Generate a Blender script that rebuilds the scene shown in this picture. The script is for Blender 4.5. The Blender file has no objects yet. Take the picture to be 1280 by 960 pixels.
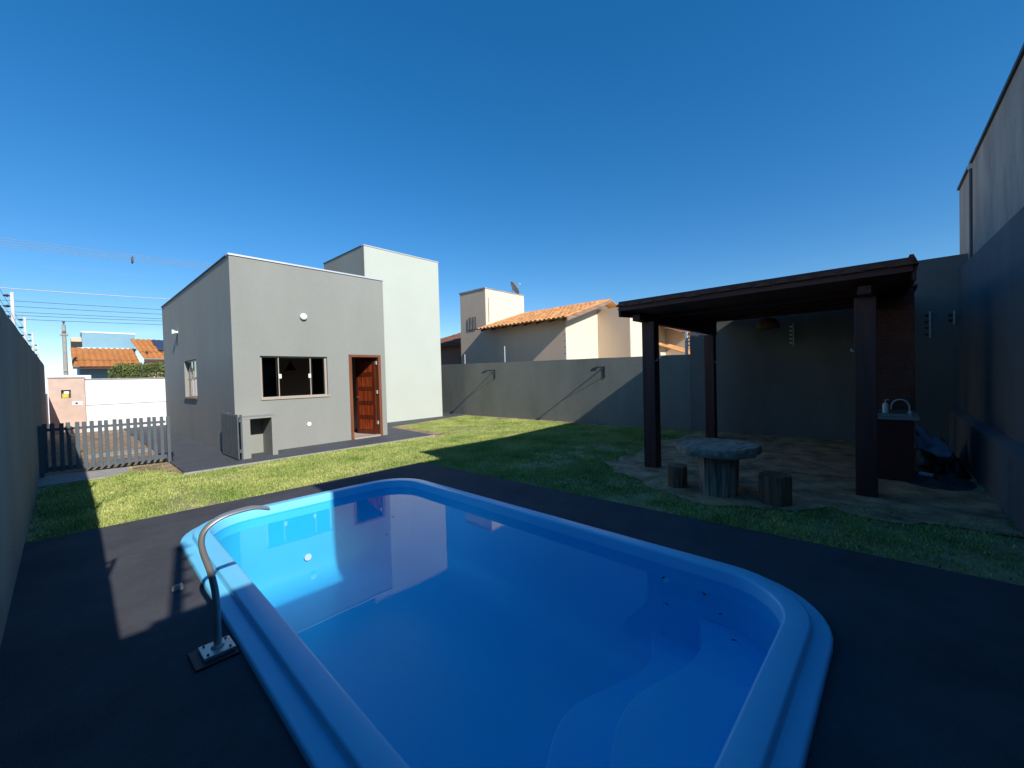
import bpy, bmesh, math, random
import numpy as np
from mathutils import Vector, Matrix, noise
random.seed(7); rng = np.random.default_rng(11)
S = bpy.context.scene
COL = S.collection

# ------------------------------------------------------------------ camera
cam = bpy.data.cameras.new('camera'); camo = bpy.data.objects.new('camera', cam); COL.objects.link(camo)
cam.sensor_width = 36.0; cam.lens = 509.0 / 1280.0 * 36.0; cam.clip_start = 0.02; cam.clip_end = 900
RT = Vector((0.669, -0.742, -0.027)).normalized(); FW = Vector((0.742, 0.670, -0.020)).normalized()
UP = RT.cross(FW).normalized(); RT = FW.cross(UP).normalized()
H_CAM = 1.52
camo.matrix_world = Matrix(((RT.x, UP.x, -FW.x, 0), (RT.y, UP.y, -FW.y, 0), (RT.z, UP.z, -FW.z, H_CAM), (0, 0, 0, 1)))
S.camera = camo
# ------------------------------------------------------------------ light
SUN_D = Vector((0.253, 1.51, -1.0)).normalized()          # the way the light travels
elev = math.asin(-SUN_D.z); rot = math.atan2(-SUN_D.x, -SUN_D.y)
W = bpy.data.worlds.new('World'); S.world = W; W.use_nodes = True
nt = W.node_tree; nt.nodes.clear()
sky = nt.nodes.new('ShaderNodeTexSky'); sky.sky_type = 'NISHITA'; sky.sun_disc = False
sky.sun_elevation = elev; sky.sun_rotation = rot
sky.altitude = 700; sky.air_density = 1.0; sky.dust_density = 0.0; sky.ozone_density = 4.0
hs = nt.nodes.new('ShaderNodeHueSaturation'); hs.inputs['Saturation'].default_value = 1.46; hs.inputs['Value'].default_value = 1.0; hs.inputs['Hue'].default_value = 0.503
bg = nt.nodes.new('ShaderNodeBackground'); bg.inputs['Strength'].default_value = 0.15
wo = nt.nodes.new('ShaderNodeOutputWorld')
# thin pinkish wisps low over the horizon, all the way round
tc = nt.nodes.new('ShaderNodeTexCoord'); mpw = nt.nodes.new('ShaderNodeMapping'); mpw.inputs['Scale'].default_value = (5, 5, 34)
cn = nt.nodes.new('ShaderNodeTexNoise'); cn.inputs['Scale'].default_value = 1.0; cn.inputs['Detail'].default_value = 5; cn.inputs['Roughness'].default_value = 0.55
cr = nt.nodes.new('ShaderNodeMapRange'); cr.inputs['From Min'].default_value = 0.60; cr.inputs['From Max'].default_value = 0.85; cr.inputs['To Max'].default_value = 0.4
sx = nt.nodes.new('ShaderNodeSeparateXYZ'); el = nt.nodes.new('ShaderNodeMapRange'); el.inputs['From Min'].default_value = 0.21; el.inputs['From Max'].default_value = 0.10
mu = nt.nodes.new('ShaderNodeMath'); mu.operation = 'MULTIPLY'; cm = nt.nodes.new('ShaderNodeMix'); cm.data_type = 'RGBA'; cm.inputs[7].default_value = (5.2, 5.0, 6.4, 1)
L_ = nt.links.new
L_(tc.outputs['Generated'], mpw.inputs[0]); L_(mpw.outputs[0], cn.inputs['Vector']); L_(cn.outputs['Fac'], cr.inputs[0]); L_(tc.outputs['Generated'], sx.inputs[0]); L_(sx.outputs['Z'], el.inputs[0])
L_(cr.outputs[0], mu.inputs[0]); L_(el.outputs[0], mu.inputs[1]); gm = nt.nodes.new('ShaderNodeGamma'); gm.inputs[1].default_value = 0.8; L_(sky.outputs[0], gm.inputs[0]); L_(gm.outputs[0], hs.inputs['Color']); L_(hs.outputs[0], cm.inputs[6]); L_(mu.outputs[0], cm.inputs[0]); L_(cm.outputs[2], bg.inputs[0]); nt.links.new(bg.outputs[0], wo.inputs[0])
sl = bpy.data.lights.new('sun', 'SUN'); sl.energy = 4.1; sl.angle = math.radians(0.53); sl.color = (1.0, 0.955, 0.88)
so = bpy.data.objects.new('sun', sl); COL.objects.link(so); so.rotation_euler = SUN_D.to_track_quat('-Z', 'Y').to_euler(); so.location = (-4, -12, 12)
vs = S.view_settings; vs.view_transform = 'Standard'; vs.look = 'None'; vs.exposure = 0.45; vs.gamma = 1.0; vs.use_curve_mapping = False
S.cycles.max_bounces = 8; S.cycles.volume_bounces = 3; S.cycles.transparent_max_bounces = 12; S.cycles.caustics_reflective = False; S.cycles.caustics_refractive = False

# ------------------------------------------------------------------ materials
def mat(name, col, rough=0.8, var=0.12, vscale=2.0, bump=0.0, bscale=60.0, col2=None, metal=0.0, spec=0.4, island=0.0, streak=0.0, fine=0.0):
    m = bpy.data.materials.new(name); m.use_nodes = True; n = m.node_tree.nodes; l = m.node_tree.links
    p = n['Principled BSDF']; p.inputs['Roughness'].default_value = rough; p.inputs['Metallic'].default_value = metal
    p.inputs['Specular IOR Level'].default_value = spec
    g = n.new('ShaderNodeNewGeometry')
    nz = n.new('ShaderNodeTexNoise'); nz.inputs['Scale'].default_value = vscale; nz.inputs['Detail'].default_value = 6; nz.inputs['Roughness'].default_value = 0.62
    l.new(g.outputs['Position'], nz.inputs['Vector'])
    if streak:                                   # vertical rain streaks: stretch the noise along z
        mp = n.new('ShaderNodeMapping'); mp.inputs['Scale'].default_value = (1, 1, streak)
        l.new(g.outputs['Position'], mp.inputs['Vector']); l.new(mp.outputs[0], nz.inputs['Vector'])
    rp = n.new('ShaderNodeValToRGB'); rp.color_ramp.elements[0].position = 0.3; rp.color_ramp.elements[1].position = 0.72
    a = [c * (1 - var) for c in col]; b = [min(1, c * (1 + var)) for c in (col2 or col)]
    rp.color_ramp.elements[0].color = (*a, 1); rp.color_ramp.elements[1].color = (*b, 1)
    l.new(nz.outputs['Fac'], rp.inputs['Fac']); out = rp.outputs['Color']
    def mult(out, val, lo, hi):
        mr = n.new('ShaderNodeMapRange'); mr.inputs['To Min'].default_value = lo; mr.inputs['To Max'].default_value = hi
        l.new(val, mr.inputs['Value'])
        mx = n.new('ShaderNodeMix'); mx.data_type = 'RGBA'; mx.blend_type = 'MULTIPLY'; mx.inputs[0].default_value = 1.0
        l.new(out, mx.inputs[6]); cb = n.new('ShaderNodeCombineColor')
        for i in range(3): l.new(mr.outputs[0], cb.inputs[i])
        l.new(cb.outputs[0], mx.inputs[7]); return mx.outputs[2]
    if fine:
        nf = n.new('ShaderNodeTexNoise'); nf.inputs['Scale'].default_value = vscale * 14; nf.inputs['Detail'].default_value = 4
        l.new(g.outputs['Position'], nf.inputs['Vector']); out = mult(out, nf.outputs['Fac'], 1 - fine, 1 + fine)
    if island: out = mult(out, g.outputs['Random Per Island'], 1 - island, 1 + island)
    l.new(out, p.inputs['Base Color'])
    if bump:
        nb = n.new('ShaderNodeTexNoise'); nb.inputs['Scale'].default_value = bscale; nb.inputs['Detail'].default_value = 5
        l.new(g.outputs['Position'], nb.inputs['Vector'])
        bp = n.new('ShaderNodeBump'); bp.inputs['Strength'].default_value = bump; bp.inputs['Distance'].default_value = 0.02
        l.new(nb.outputs['Fac'], bp.inputs['Height']); l.new(bp.outputs[0], p.inputs['Normal'])
    return m

def wood(name, a, b, axis=2, scale=9.0, rough=0.5, stretch=0.06, bump=0.15):
    m = bpy.data.materials.new(name); m.use_nodes = True; n = m.node_tree.nodes; l = m.node_tree.links
    p = n['Principled BSDF']; p.inputs['Roughness'].default_value = rough
    g = n.new('ShaderNodeNewGeometry'); mp = n.new('ShaderNodeMapping')
    sc = [scale] * 3; sc[axis] = scale * stretch; mp.inputs['Scale'].default_value = sc
    nz = n.new('ShaderNodeTexNoise'); nz.inputs['Scale'].default_value = 1.6; nz.inputs['Detail'].default_value = 7; nz.inputs['Distortion'].default_value = 0.6
    rp = n.new('ShaderNodeValToRGB'); rp.color_ramp.elements[0].position = 0.34; rp.color_ramp.elements[1].position = 0.66
    rp.color_ramp.elements[0].color = (*a, 1); rp.color_ramp.elements[1].color = (*b, 1)
    l.new(g.outputs['Position'], mp.inputs['Vector']); l.new(mp.outputs[0], nz.inputs['Vector']); l.new(nz.outputs['Fac'], rp.inputs['Fac'])
    l.new(rp.outputs[0], p.inputs['Base Color'])
    bp = n.new('ShaderNodeBump'); bp.inputs['Strength'].default_value = bump; bp.inputs['Distance'].default_value = 0.01
    l.new(nz.outputs['Fac'], bp.inputs['Height']); l.new(bp.outputs[0], p.inputs['Normal'])
    return m

def glass(name, tint, ior=1.45, ripple=0.0):
    m = bpy.data.materials.new(name); m.use_nodes = True; n = m.node_tree.nodes; l = m.node_tree.links; n.clear()
    o = n.new('ShaderNodeOutputMaterial'); t = n.new('ShaderNodeBsdfTransparent'); t.inputs[0].default_value = (*tint, 1)
    g = n.new('ShaderNodeBsdfGlossy'); g.inputs['Roughness'].default_value = 0.0; g.inputs[0].default_value = (1, 1, 1, 1)
    lw = n.new('ShaderNodeLayerWeight'); lw.inputs['Blend'].default_value = 0.5; mx = n.new('ShaderNodeMixShader')
    pw_ = n.new('ShaderNodeMath'); pw_.operation = 'POWER'; pw_.inputs[1].default_value = 5.0; l.new(lw.outputs['Facing'], pw_.inputs[0])
    r0 = ((ior - 1) / (ior + 1)) ** 2; f = n.new('ShaderNodeMath'); f.operation = 'MULTIPLY_ADD'; f.inputs[1].default_value = 1 - r0; f.inputs[2].default_value = r0; l.new(pw_.outputs[0], f.inputs[0])
    if ripple:
        ge = n.new('ShaderNodeNewGeometry'); nz = n.new('ShaderNodeTexNoise'); nz.inputs['Scale'].default_value = 2.2; nz.inputs['Detail'].default_value = 2
        l.new(ge.outputs['Position'], nz.inputs['Vector']); bp = n.new('ShaderNodeBump'); bp.inputs['Strength'].default_value = ripple; bp.inputs['Distance'].default_value = 0.01
        l.new(nz.outputs['Fac'], bp.inputs['Height']); l.new(bp.outputs[0], g.inputs['Normal'])
    l.new(f.outputs[0], mx.inputs[0]); l.new(t.outputs[0], mx.inputs[1]); l.new(g.outputs[0], mx.inputs[2]); l.new(mx.outputs[0], o.inputs[0])
    return m

M = {}
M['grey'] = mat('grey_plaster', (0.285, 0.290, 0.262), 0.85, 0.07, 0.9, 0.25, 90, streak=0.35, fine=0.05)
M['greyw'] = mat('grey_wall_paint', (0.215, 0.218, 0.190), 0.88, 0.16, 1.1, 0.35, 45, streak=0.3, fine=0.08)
M['greyd'] = mat('shaded_grey_wall_paint', (0.185, 0.178, 0.168), 0.88, 0.16, 1.1, 0.35, 45, streak=0.3, fine=0.08)  # darker copy of the grey wall paint; shelter-roof shade is in its colour
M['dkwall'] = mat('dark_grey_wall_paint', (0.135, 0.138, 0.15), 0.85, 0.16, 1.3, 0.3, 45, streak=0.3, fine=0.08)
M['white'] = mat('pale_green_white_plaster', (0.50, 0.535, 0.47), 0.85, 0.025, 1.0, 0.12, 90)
M['deck'] = mat('black_deck_paint', (0.074, 0.074, 0.085), 0.85, 0.22, 1.6, 0.35, 120, fine=0.12, spec=0.12)
M['pave'] = mat('dark_pavement_paint', (0.085, 0.09, 0.10), 0.75, 0.15, 2.0, 0.3, 90, fine=0.1, spec=0.25)
M['cement'] = mat('cement', (0.36, 0.34, 0.31), 0.9, 0.2, 4.0, 0.4, 60)
M['soil'] = mat('sandy_soil', (0.24, 0.15, 0.09), 0.95, 0.35, 2.5, 0.7, 40, col2=(0.36, 0.25, 0.16), fine=0.3)
M['dirt'] = mat('trodden_dirt', (0.28, 0.15, 0.08), 0.95, 0.4, 3.0, 0.8, 35, col2=(0.54, 0.34, 0.20), fine=0.35)
M['earth'] = mat('dry_ground', (0.22, 0.17, 0.11), 0.95, 0.3, 0.4, 0.3, 8)
M['pool'] = mat('blue_fibreglass', (0.045, 0.50, 0.93), 0.3, 0.03, 1.5, 0.0, spec=0.5)
M['coping'] = mat('brightened_blue_fibreglass', (0.19, 0.66, 0.97), 0.34, 0.06, 1.2, 0.0, spec=0.5, fine=0.03)  # lighter copy of the basin blue, brightening the shaded rim by colour
M['steel'] = mat('brushed_steel', (0.62, 0.58, 0.52), 0.38, 0.08, 8, metal=0.75)
M['alu'] = mat('pale_aluminium', (0.42, 0.36, 0.30), 0.45, 0.05, 5)
M['flash'] = mat('zinc_flashing', (0.62, 0.63, 0.64), 0.45, 0.08, 3, metal=0.3)
M['darkflash'] = mat('dark_capping', (0.035, 0.04, 0.05), 0.6, 0.1, 3)
M['whitep'] = mat('white_plastic', (0.8, 0.8, 0.78), 0.4, 0.02)
M['black'] = mat('black_plastic', (0.015, 0.015, 0.017), 0.5, 0.1)
M['iron'] = mat('dark_iron', (0.05, 0.055, 0.06), 0.6, 0.15, 8)
M['fence'] = mat('blue_grey_fence_paint', (0.092, 0.110, 0.125), 0.7, 0.12, 6, 0.1, 80)
M['postw'] = mat('galvanised_post', (0.58, 0.58, 0.56), 0.5, 0.1, 6)
M['door'] = wood('red_door_wood', (0.12, 0.016, 0.006), (0.42, 0.075, 0.018), 2, 26, 0.35)
M['doord'] = wood('dark_door_rail_wood', (0.07, 0.012, 0.005), (0.17, 0.032, 0.010), 2, 26, 0.4)
M['frame'] = wood('brown_frame_wood', (0.15, 0.045, 0.018), (0.24, 0.08, 0.032), 2, 16, 0.5)
M['gaz'] = wood('dark_red_stained_timber', (0.065, 0.014, 0.010), (0.13, 0.030, 0.020), 2, 8, 0.55)
M['gazx'] = wood('dark_red_stained_beam', (0.055, 0.013, 0.010), (0.11, 0.028, 0.019), 0, 8, 0.6)
M['gazy'] = wood('dark_red_stained_board', (0.10, 0.024, 0.018), (0.17, 0.045, 0.032), 1, 8, 0.6)
M['log'] = wood('weathered_log', (0.13, 0.09, 0.065), (0.46, 0.36, 0.28), 2, 14, 0.9, 0.08, 0.6)
M['logr'] = wood('reddish_log', (0.14, 0.06, 0.035), (0.34, 0.17, 0.10), 2, 14, 0.9, 0.1, 0.6)
M['slab'] = wood('weathered_slab', (0.25, 0.17, 0.12), (0.48, 0.36, 0.27), 0, 9, 0.9, 0.25, 0.5)
M['brick'] = mat('dark_red_brick', (0.17, 0.06, 0.042), 0.85, 0.25, 5, 0.5, 50)
M['mortar'] = mat('mortar', (0.19, 0.12, 0.10), 0.95, 0.2, 8, 0.4, 60)
M['redbase'] = mat('dark_red_render', (0.10, 0.025, 0.02), 0.8, 0.2, 4, 0.2, 50)
M['granite'] = mat('grey_granite', (0.30, 0.30, 0.30), 0.25, 0.25, 60)
M['tile'] = mat('orange_clay_tile', (0.50, 0.19, 0.05), 0.8, 0.10, 2.0, 0.2, 60, col2=(0.54, 0.22, 0.065), island=0.06)
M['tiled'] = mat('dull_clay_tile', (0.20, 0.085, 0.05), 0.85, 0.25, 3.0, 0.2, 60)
M['tilew'] = mat('pale_orange_clay_tile', (0.56, 0.235, 0.075), 0.8, 0.22, 3.5, 0.2, 60, col2=(0.66, 0.33, 0.13), island=0.16)
M['beige'] = mat('beige_wall_and_shade', (0.70, 0.53, 0.385), 0.88, 0.06, 1.2, 0.15, 60, streak=0.4)  # plain walls, and the shaded-side tone of the neighbour's cream house
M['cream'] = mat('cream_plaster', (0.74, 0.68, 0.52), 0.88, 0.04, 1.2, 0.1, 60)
M['pink'] = mat('pinkish_plaster', (0.60, 0.44, 0.36), 0.9, 0.12, 3, 0.2, 50)
M['whitew'] = mat('white_wall_paint', (0.80, 0.80, 0.78), 0.85, 0.03, 1.0, 0.1, 60)
M['conc'] = mat('bare_concrete', (0.34, 0.295, 0.265), 0.92, 0.26, 1.6, 0.4, 30, col2=(0.40, 0.345, 0.31), streak=0.4, fine=0.1)
M['blueb'] = mat('blue_painted_wall', (0.22, 0.40, 0.50), 0.85, 0.06, 1.0)
M['solar'] = mat('solar_panel', (0.05, 0.06, 0.10), 0.2, 0.1, 2)
M['inner'] = mat('interior_wall', (0.22, 0.19, 0.165), 0.9, 0.05)
M['floor'] = mat('pale_floor_tile', (0.55, 0.48, 0.42), 0.35, 0.06)
M['fridge'] = mat('blue_grey_cabinet', (0.10, 0.12, 0.17), 0.4, 0.05)
M['glass'] = glass('window_glass', (0.50, 0.52, 0.52), 1.5)
M['water'] = glass('pool_water', (0.82, 0.99, 0.96), 1.33, 0.05)
wn = M['water'].node_tree; pv = wn.nodes.new('ShaderNodeVolumeScatter'); pv.inputs['Color'].default_value = (0.22, 1.0, 0.85, 1); pv.inputs['Density'].default_value = 0.16; pv.inputs['Anisotropy'].default_value = 0.2
wn.links.new(pv.outputs[0], [n_ for n_ in wn.nodes if n_.type == 'OUTPUT_MATERIAL'][0].inputs['Volume'])
# only the open surface mirrors; the body's sides and bottom touch the basin
wg = wn.nodes.new('ShaderNodeNewGeometry'); wx = wn.nodes.new('ShaderNodeSeparateXYZ'); wc = wn.nodes.new('ShaderNodeMath'); wc.operation = 'GREATER_THAN'; wc.inputs[1].default_value = -0.013
wm = wn.nodes.new('ShaderNodeMath'); wm.operation = 'MULTIPLY'; wk = wn.nodes.new('ShaderNodeMath'); wk.operation = 'MULTIPLY'; wk.inputs[1].default_value = 0.75; mixn = [n_ for n_ in wn.nodes if n_.type == 'MIX_SHADER'][0]; fl = mixn.inputs[0].links[0].from_socket
wn.links.new(wg.outputs['Position'], wx.inputs[0]); wn.links.new(wx.outputs['Z'], wc.inputs[0]); wn.links.new(fl, wm.inputs[0]); wn.links.new(wc.outputs[0], wm.inputs[1]); wn.links.new(wm.outputs[0], wk.inputs[0]); wn.links.new(wk.outputs[0], mixn.inputs[0])
M['blueline'] = mat('blue_tarp', (0.10, 0.13, 0.30), 0.6, 0.3, 6)
M['palesheet'] = mat('pale_plastic_sheet', (0.34, 0.37, 0.46), 0.5, 0.3, 5)
M['tarp'] = mat('dark_green_tarp', (0.03, 0.05, 0.055), 0.55, 0.4, 6)
M['bin'] = mat('black_bag_plastic', (0.012, 0.012, 0.016), 0.35, 0.2, 5)
M['red'] = mat('red_plastic', (0.4, 0.05, 0.04), 0.5, 0.1)
M['yellow'] = mat('yellow_meter', (0.65, 0.5, 0.05), 0.5, 0.1)
M['dish'] = mat('grey_dish', (0.28, 0.26, 0.25), 0.5, 0.15)
M['cable'] = mat('black_cable', (0.10, 0.11, 0.12), 0.6, 0.1)
M['cablew'] = mat('pale_cable', (0.5, 0.5, 0.5), 0.6, 0.1)
M['barge'] = wood('weathered_barge_board', (0.20, 0.13, 0.10), (0.34, 0.25, 0.19), 0, 8, 0.8)
M['cableg'] = mat('grey_cable', (0.28, 0.30, 0.32), 0.6, 0.1)
M['leaf'] = mat('hedge_leaf', (0.085, 0.125, 0.028), 0.6, 0.3, 2.0, col2=(0.19, 0.21, 0.055), island=0.35)
M['twig'] = mat('twig', (0.09, 0.06, 0.04), 0.9, 0.2)
M['grass'] = mat('lawn_grass', (0.20, 0.32, 0.055), 0.6, 0.18, 1.1, col2=(0.46, 0.47, 0.16), island=0.35, spec=0.2)
M['lawn'] = mat('lawn_soil', (0.18, 0.21, 0.06), 0.95, 0.3, 2.2, 0.8, 60, col2=(0.36, 0.31, 0.16), fine=0.35)
M['lamp'] = mat('white_lamp_glass', (0.85, 0.85, 0.83), 0.3, 0.01)
M['stain'] = mat('dark_stain_pipe', (0.10, 0.10, 0.105), 0.7, 0.2, 8)
M['wicker'] = mat('brown_wicker', (0.11, 0.06, 0.035), 0.8, 0.3, 40)

# ------------------------------------------------------------------ helpers
def tag(o, label=None, cat=None, group=None, kind=None):
    if label: o['label'] = label
    if cat: o['category'] = cat
    if group: o['group'] = group
    if kind: o['kind'] = kind
    return o
def setpar(o, p):
    if p is not None:
        o.parent = p
        o.matrix_parent_inverse = Matrix.Translation(-Vector(p.location)) if p.type == 'EMPTY' else Matrix.Identity(4)
def thing(name, label, cat, loc, group=None):
    o = bpy.data.objects.new(name, None); COL.objects.link(o); o.location = loc; o.empty_display_size = 0.1
    return tag(o, label, cat, group)
def link(name, me, m, parent=None, smooth=False, loc=None):
    o = bpy.data.objects.new(name, me); COL.objects.link(o)
    if m is not None and not me.materials: me.materials.append(m)
    if smooth:
        me.polygons.foreach_set('use_smooth', [True] * len(me.polygons))
    if loc is not None: o.location = loc
    setpar(o, parent); return o

class B:
    def __init__(s): s.v = []; s.f = []
    def add(s, vs, fs):
        k = len(s.v); s.v += [tuple(v) for v in vs]; s.f += [tuple(i + k for i in f) for f in fs]; return s
    def box(s, x0, x1, y0, y1, z0, z1):
        return s.add([(x0, y0, z0), (x1, y0, z0), (x1, y1, z0), (x0, y1, z0), (x0, y0, z1), (x1, y0, z1), (x1, y1, z1), (x0, y1, z1)],
                     [(0, 3, 2, 1), (4, 5, 6, 7), (0, 1, 5, 4), (1, 2, 6, 5), (2, 3, 7, 6), (3, 0, 4, 7)])
    def hexa(s, bot, top):                       # two quads
        return s.add(list(bot) + list(top), [(0, 3, 2, 1), (4, 5, 6, 7), (0, 1, 5, 4), (1, 2, 6, 5), (2, 3, 7, 6), (3, 0, 4, 7)])
    def bar(s, a, b, w, h, up=(0, 0, 1)):
        a = Vector(a); b = Vector(b); d = (b - a).normalized(); u = Vector(up)
        r = d.cross(u)
        if r.length < 1e-4: r = d.cross(Vector((1, 0, 0)))
        r.normalize(); u = r.cross(d).normalized(); r *= w / 2; u *= h / 2
        return s.hexa([a - r - u, a + r - u, a + r + u, a - r + u], [b - r - u, b + r - u, b + r + u, b - r + u])
    def tube(s, pts, rad, n=8, cap=True, flat=1.0):
        pts = [Vector(p) for p in pts]; rads = rad if isinstance(rad, (list, tuple)) else [rad] * len(pts)
        rings = []; pu = None
        for i, p in enumerate(pts):
            d = (pts[min(i + 1, len(pts) - 1)] - pts[max(i - 1, 0)]).normalized()
            if pu is None: pu = d.orthogonal().normalized()
            u = (pu - d * pu.dot(d)).normalized(); pu = u; w = d.cross(u)
            rings.append([p + (u * math.cos(t) + w * math.sin(t) * flat) * rads[i] for t in [2 * math.pi * j / n for j in range(n)]])
        vs = [q for r in rings for q in r]; fs = []
        for i in range(len(pts) - 1):
            for j in range(n): fs.append((i * n + j, i * n + (j + 1) % n, (i + 1) * n + (j + 1) % n, (i + 1) * n + j))
        if cap: fs.append(tuple(range(n))[::-1]); fs.append(tuple((len(pts) - 1) * n + j for j in range(n)))
        return s.add(vs, fs)
    def lathe(s, prof, c, n=16, axis=2):
        vs = []; fs = []
        for (r, z) in prof:
            for j in range(n):
                t = 2 * math.pi * j / n; p = [r * math.cos(t), r * math.sin(t), z]
                if axis == 0: p = [z, p[0], p[1]]
                if axis == 1: p = [p[1], z, p[0]]
                vs.append((c[0] + p[0], c[1] + p[1], c[2] + p[2]))
        for i in range(len(prof) - 1):
            for j in range(n): fs.append((i * n + j, i * n + (j + 1) % n, (i + 1) * n + (j + 1) % n, (i + 1) * n + j))
        fs.append(tuple(range(n))[::-1]); fs.append(tuple((len(prof) - 1) * n + j for j in range(n)))
        return s.add(vs, fs)
    def build(s, name, m, parent=None, smooth=False, bevel=0.0, fix=True):
        me = bpy.data.meshes.new(name); me.from_pydata(s.v, [], s.f)
        if fix or bevel:
            bm = bmesh.new(); bm.from_mesh(me); bmesh.ops.remove_doubles(bm, verts=bm.verts, dist=1e-5)
            bmesh.ops.recalc_face_normals(bm, faces=bm.faces)
            if bevel: bmesh.ops.bevel(bm, geom=[e for e in bm.edges if len(e.link_faces) == 2 and e.calc_face_angle(0) > 0.5], offset=bevel, segments=2, affect='EDGES', profile=0.6)
            bm.to_mesh(me); bm.free()
        o = link(name, me, m, parent, False)
        if smooth: me.polygons.foreach_set('use_smooth', [True] * len(me.polygons)); me.set_sharp_from_angle(angle=math.radians(40)) if hasattr(me, 'set_sharp_from_angle') else None
        return o
def struct(o): o['kind'] = 'structure'; return o

def wall_holes(b, axis, pos, thick, u0, u1, z0, z1, holes):
    """a wall plate with openings; axis 'x' = plate at X=pos (u is Y), 'y' = plate at Y=pos (u is X)"""
    us = sorted({u0, u1} | {h[i] for h in holes for i in (0, 1)}); zs = sorted({z0, z1} | {h[i] for h in holes for i in (2, 3)})
    def P(u, z, t): return (pos + t, u, z) if axis == 'x' else (u, pos + t, z)
    def filled(i, j):
        if i < 0 or j < 0 or i >= len(us) - 1 or j >= len(zs) - 1: return False
        cu = (us[i] + us[i + 1]) / 2; cz = (zs[j] + zs[j + 1]) / 2
        return not any(h[0] < cu < h[1] and h[2] < cz < h[3] for h in holes)
    for i in range(len(us) - 1):
        for j in range(len(zs) - 1):
            if not filled(i, j): continue
            a, c, d, e = us[i], us[i + 1], zs[j], zs[j + 1]
            for t in (0, thick): b.add([P(a, d, t), P(c, d, t), P(c, e, t), P(a, e, t)], [(0, 1, 2, 3)])
            if not filled(i - 1, j): b.add([P(a, d, 0), P(a, d, thick), P(a, e, thick), P(a, e, 0)], [(0, 1, 2, 3)])
            if not filled(i + 1, j): b.add([P(c, d, 0), P(c, d, thick), P(c, e, thick), P(c, e, 0)], [(0, 1, 2, 3)])
            if not filled(i, j - 1): b.add([P(a, d, 0), P(a, d, thick), P(c, d, thick), P(c, d, 0)], [(0, 1, 2, 3)])
            if not filled(i, j + 1): b.add([P(a, e, 0), P(a, e, thick), P(c, e, thick), P(c, e, 0)], [(0, 1, 2, 3)])
    return b

def sheet(name, outer, z, m, hole=None, thick=0.0):
    """flat polygon with an optional hole (list of xy), optionally with a thickness downward"""
    bm = bmesh.new()
    def loop(pts):
        vs = [bm.verts.new((x, y, z)) for x, y in pts]
        return [bm.edges.new((vs[i], vs[(i + 1) % len(vs)])) for i in range(len(vs))]
    ed = loop(outer)
    if hole: ed += loop(hole)
    bmesh.ops.triangle_fill(bm, edges=ed, use_beauty=True)
    for f in bm.faces:
        f.normal_update()
        if f.normal.z < 0: f.normal_flip()
    if thick:
        r = bmesh.ops.extrude_face_region(bm, geom=list(bm.faces))
        # the extruded copy stays on top, the originals go down
        nv = [v for v in r['geom'] if isinstance(v, bmesh.types.BMVert)]
        nvs = set(nv)
        for v in bm.verts:
            if v not in nvs: v.co.z -= thick
        bmesh.ops.recalc_face_normals(bm, faces=bm.faces)
    me = bpy.data.meshes.new(name); bm.to_mesh(me); bm.free()
    return struct(link(name, me, m))

# ------------------------------------------------------------------ pool outline
PC = Vector((2.03, 2.825)); PA, PB, PR = 1.385, 2.605, 0.62; PROT = -0.030
def pool_loop(inset, z=0.0, seg=10):
    a, b, r = PA - inset, PB - inset, max(0.12, PR - inset * 0.85)
    pts = []
    for cxs, cys, t0 in ((1, 1, 0), (-1, 1, 90), (-1, -1, 180), (1, -1, 270)):
        for k in range(seg + 1):
            t = math.radians(t0 + 90 * k / seg)
            pts.append((cxs * (a - r) + r * math.cos(t), cys * (b - r) + r * math.sin(t)))
    out = []
    n = len(pts)
    # densify the straight sides and bow them outward a little
    for i in range(n):
        p = pts[i]; q = pts[(i + 1) % n]; k = 1 if i % 11 != 10 else (6 if i in (10, 32) else 14)
        for j in range(k): out.append((p[0] + (q[0] - p[0]) * j / k, p[1] + (q[1] - p[1]) * j / k))
    res = []
    c, s_ = math.cos(PROT), math.sin(PROT)
    for x, y in out:
        y2 = y + 0.02 * (1 - min(1, (x / a) ** 2)) * max(0, y) / b
        res.append((PC.x + c * x - s_ * y2, PC.y + s_ * x + c * y2, z))
    return res
NP = len(pool_loop(0.0))

# ------------------------------------------------------------------ the ground
hole = [(p[0], p[1]) for p in pool_loop(0.13)]
sheet('ground', [(-300, -300), (300, -300), (300, 400), (-300, 400)], -0.06, M['earth'], hole)
LAWN = [(-0.29, 6.0), (4.2, 6.0), (4.2, -1.0), (11.0, -1.0), (11.0, 12.6), (6.9, 11.75), (6.6, 9.0), (1.45, 9.0), (1.45, 10.5), (-0.29, 10.8)]
sheet('lawn', LAWN, -0.03, M['lawn'])
sheet('pool_deck', [(-0.30, -1.07), (4.33, -1.07), (4.33, 6.17), (-0.30, 6.27)], 0.0, M['deck'], [(p[0], p[1]) for p in pool_loop(0.10)], 0.08)
sheet('house_pavement', [(1.38, 8.88), (6.60, 8.82), (6.93, 11.66), (11.0, 12.5), (11.0, 20.2), (1.46, 20.2)], 0.012, M['pave'], None, 0.10)
sheet('pavement_edge_front', [(1.36, 8.845), (6.62, 8.785), (6.62, 8.84), (1.36, 8.90)], 0.006, M['cement'], None, 0.1)
sheet('driveway_soil', [(-0.29, 10.3), (1.45, 10.3), (1.45, 20.3), (-0.29, 20.3)], -0.018, M['soil'])
sheet('threshold_slab', [(-0.29, 9.70), (0.45, 9.72), (0.80, 10.05), (0.80, 10.50), (-0.29, 10.80)], 0.004, M['cement'], None, 0.06)
sheet('driveway_band', [(0.35, 12.75), (1.44, 12.7), (1.44, 13.3), (0.35, 13.35)], -0.008, M['cement'], None, 0.04)
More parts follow.
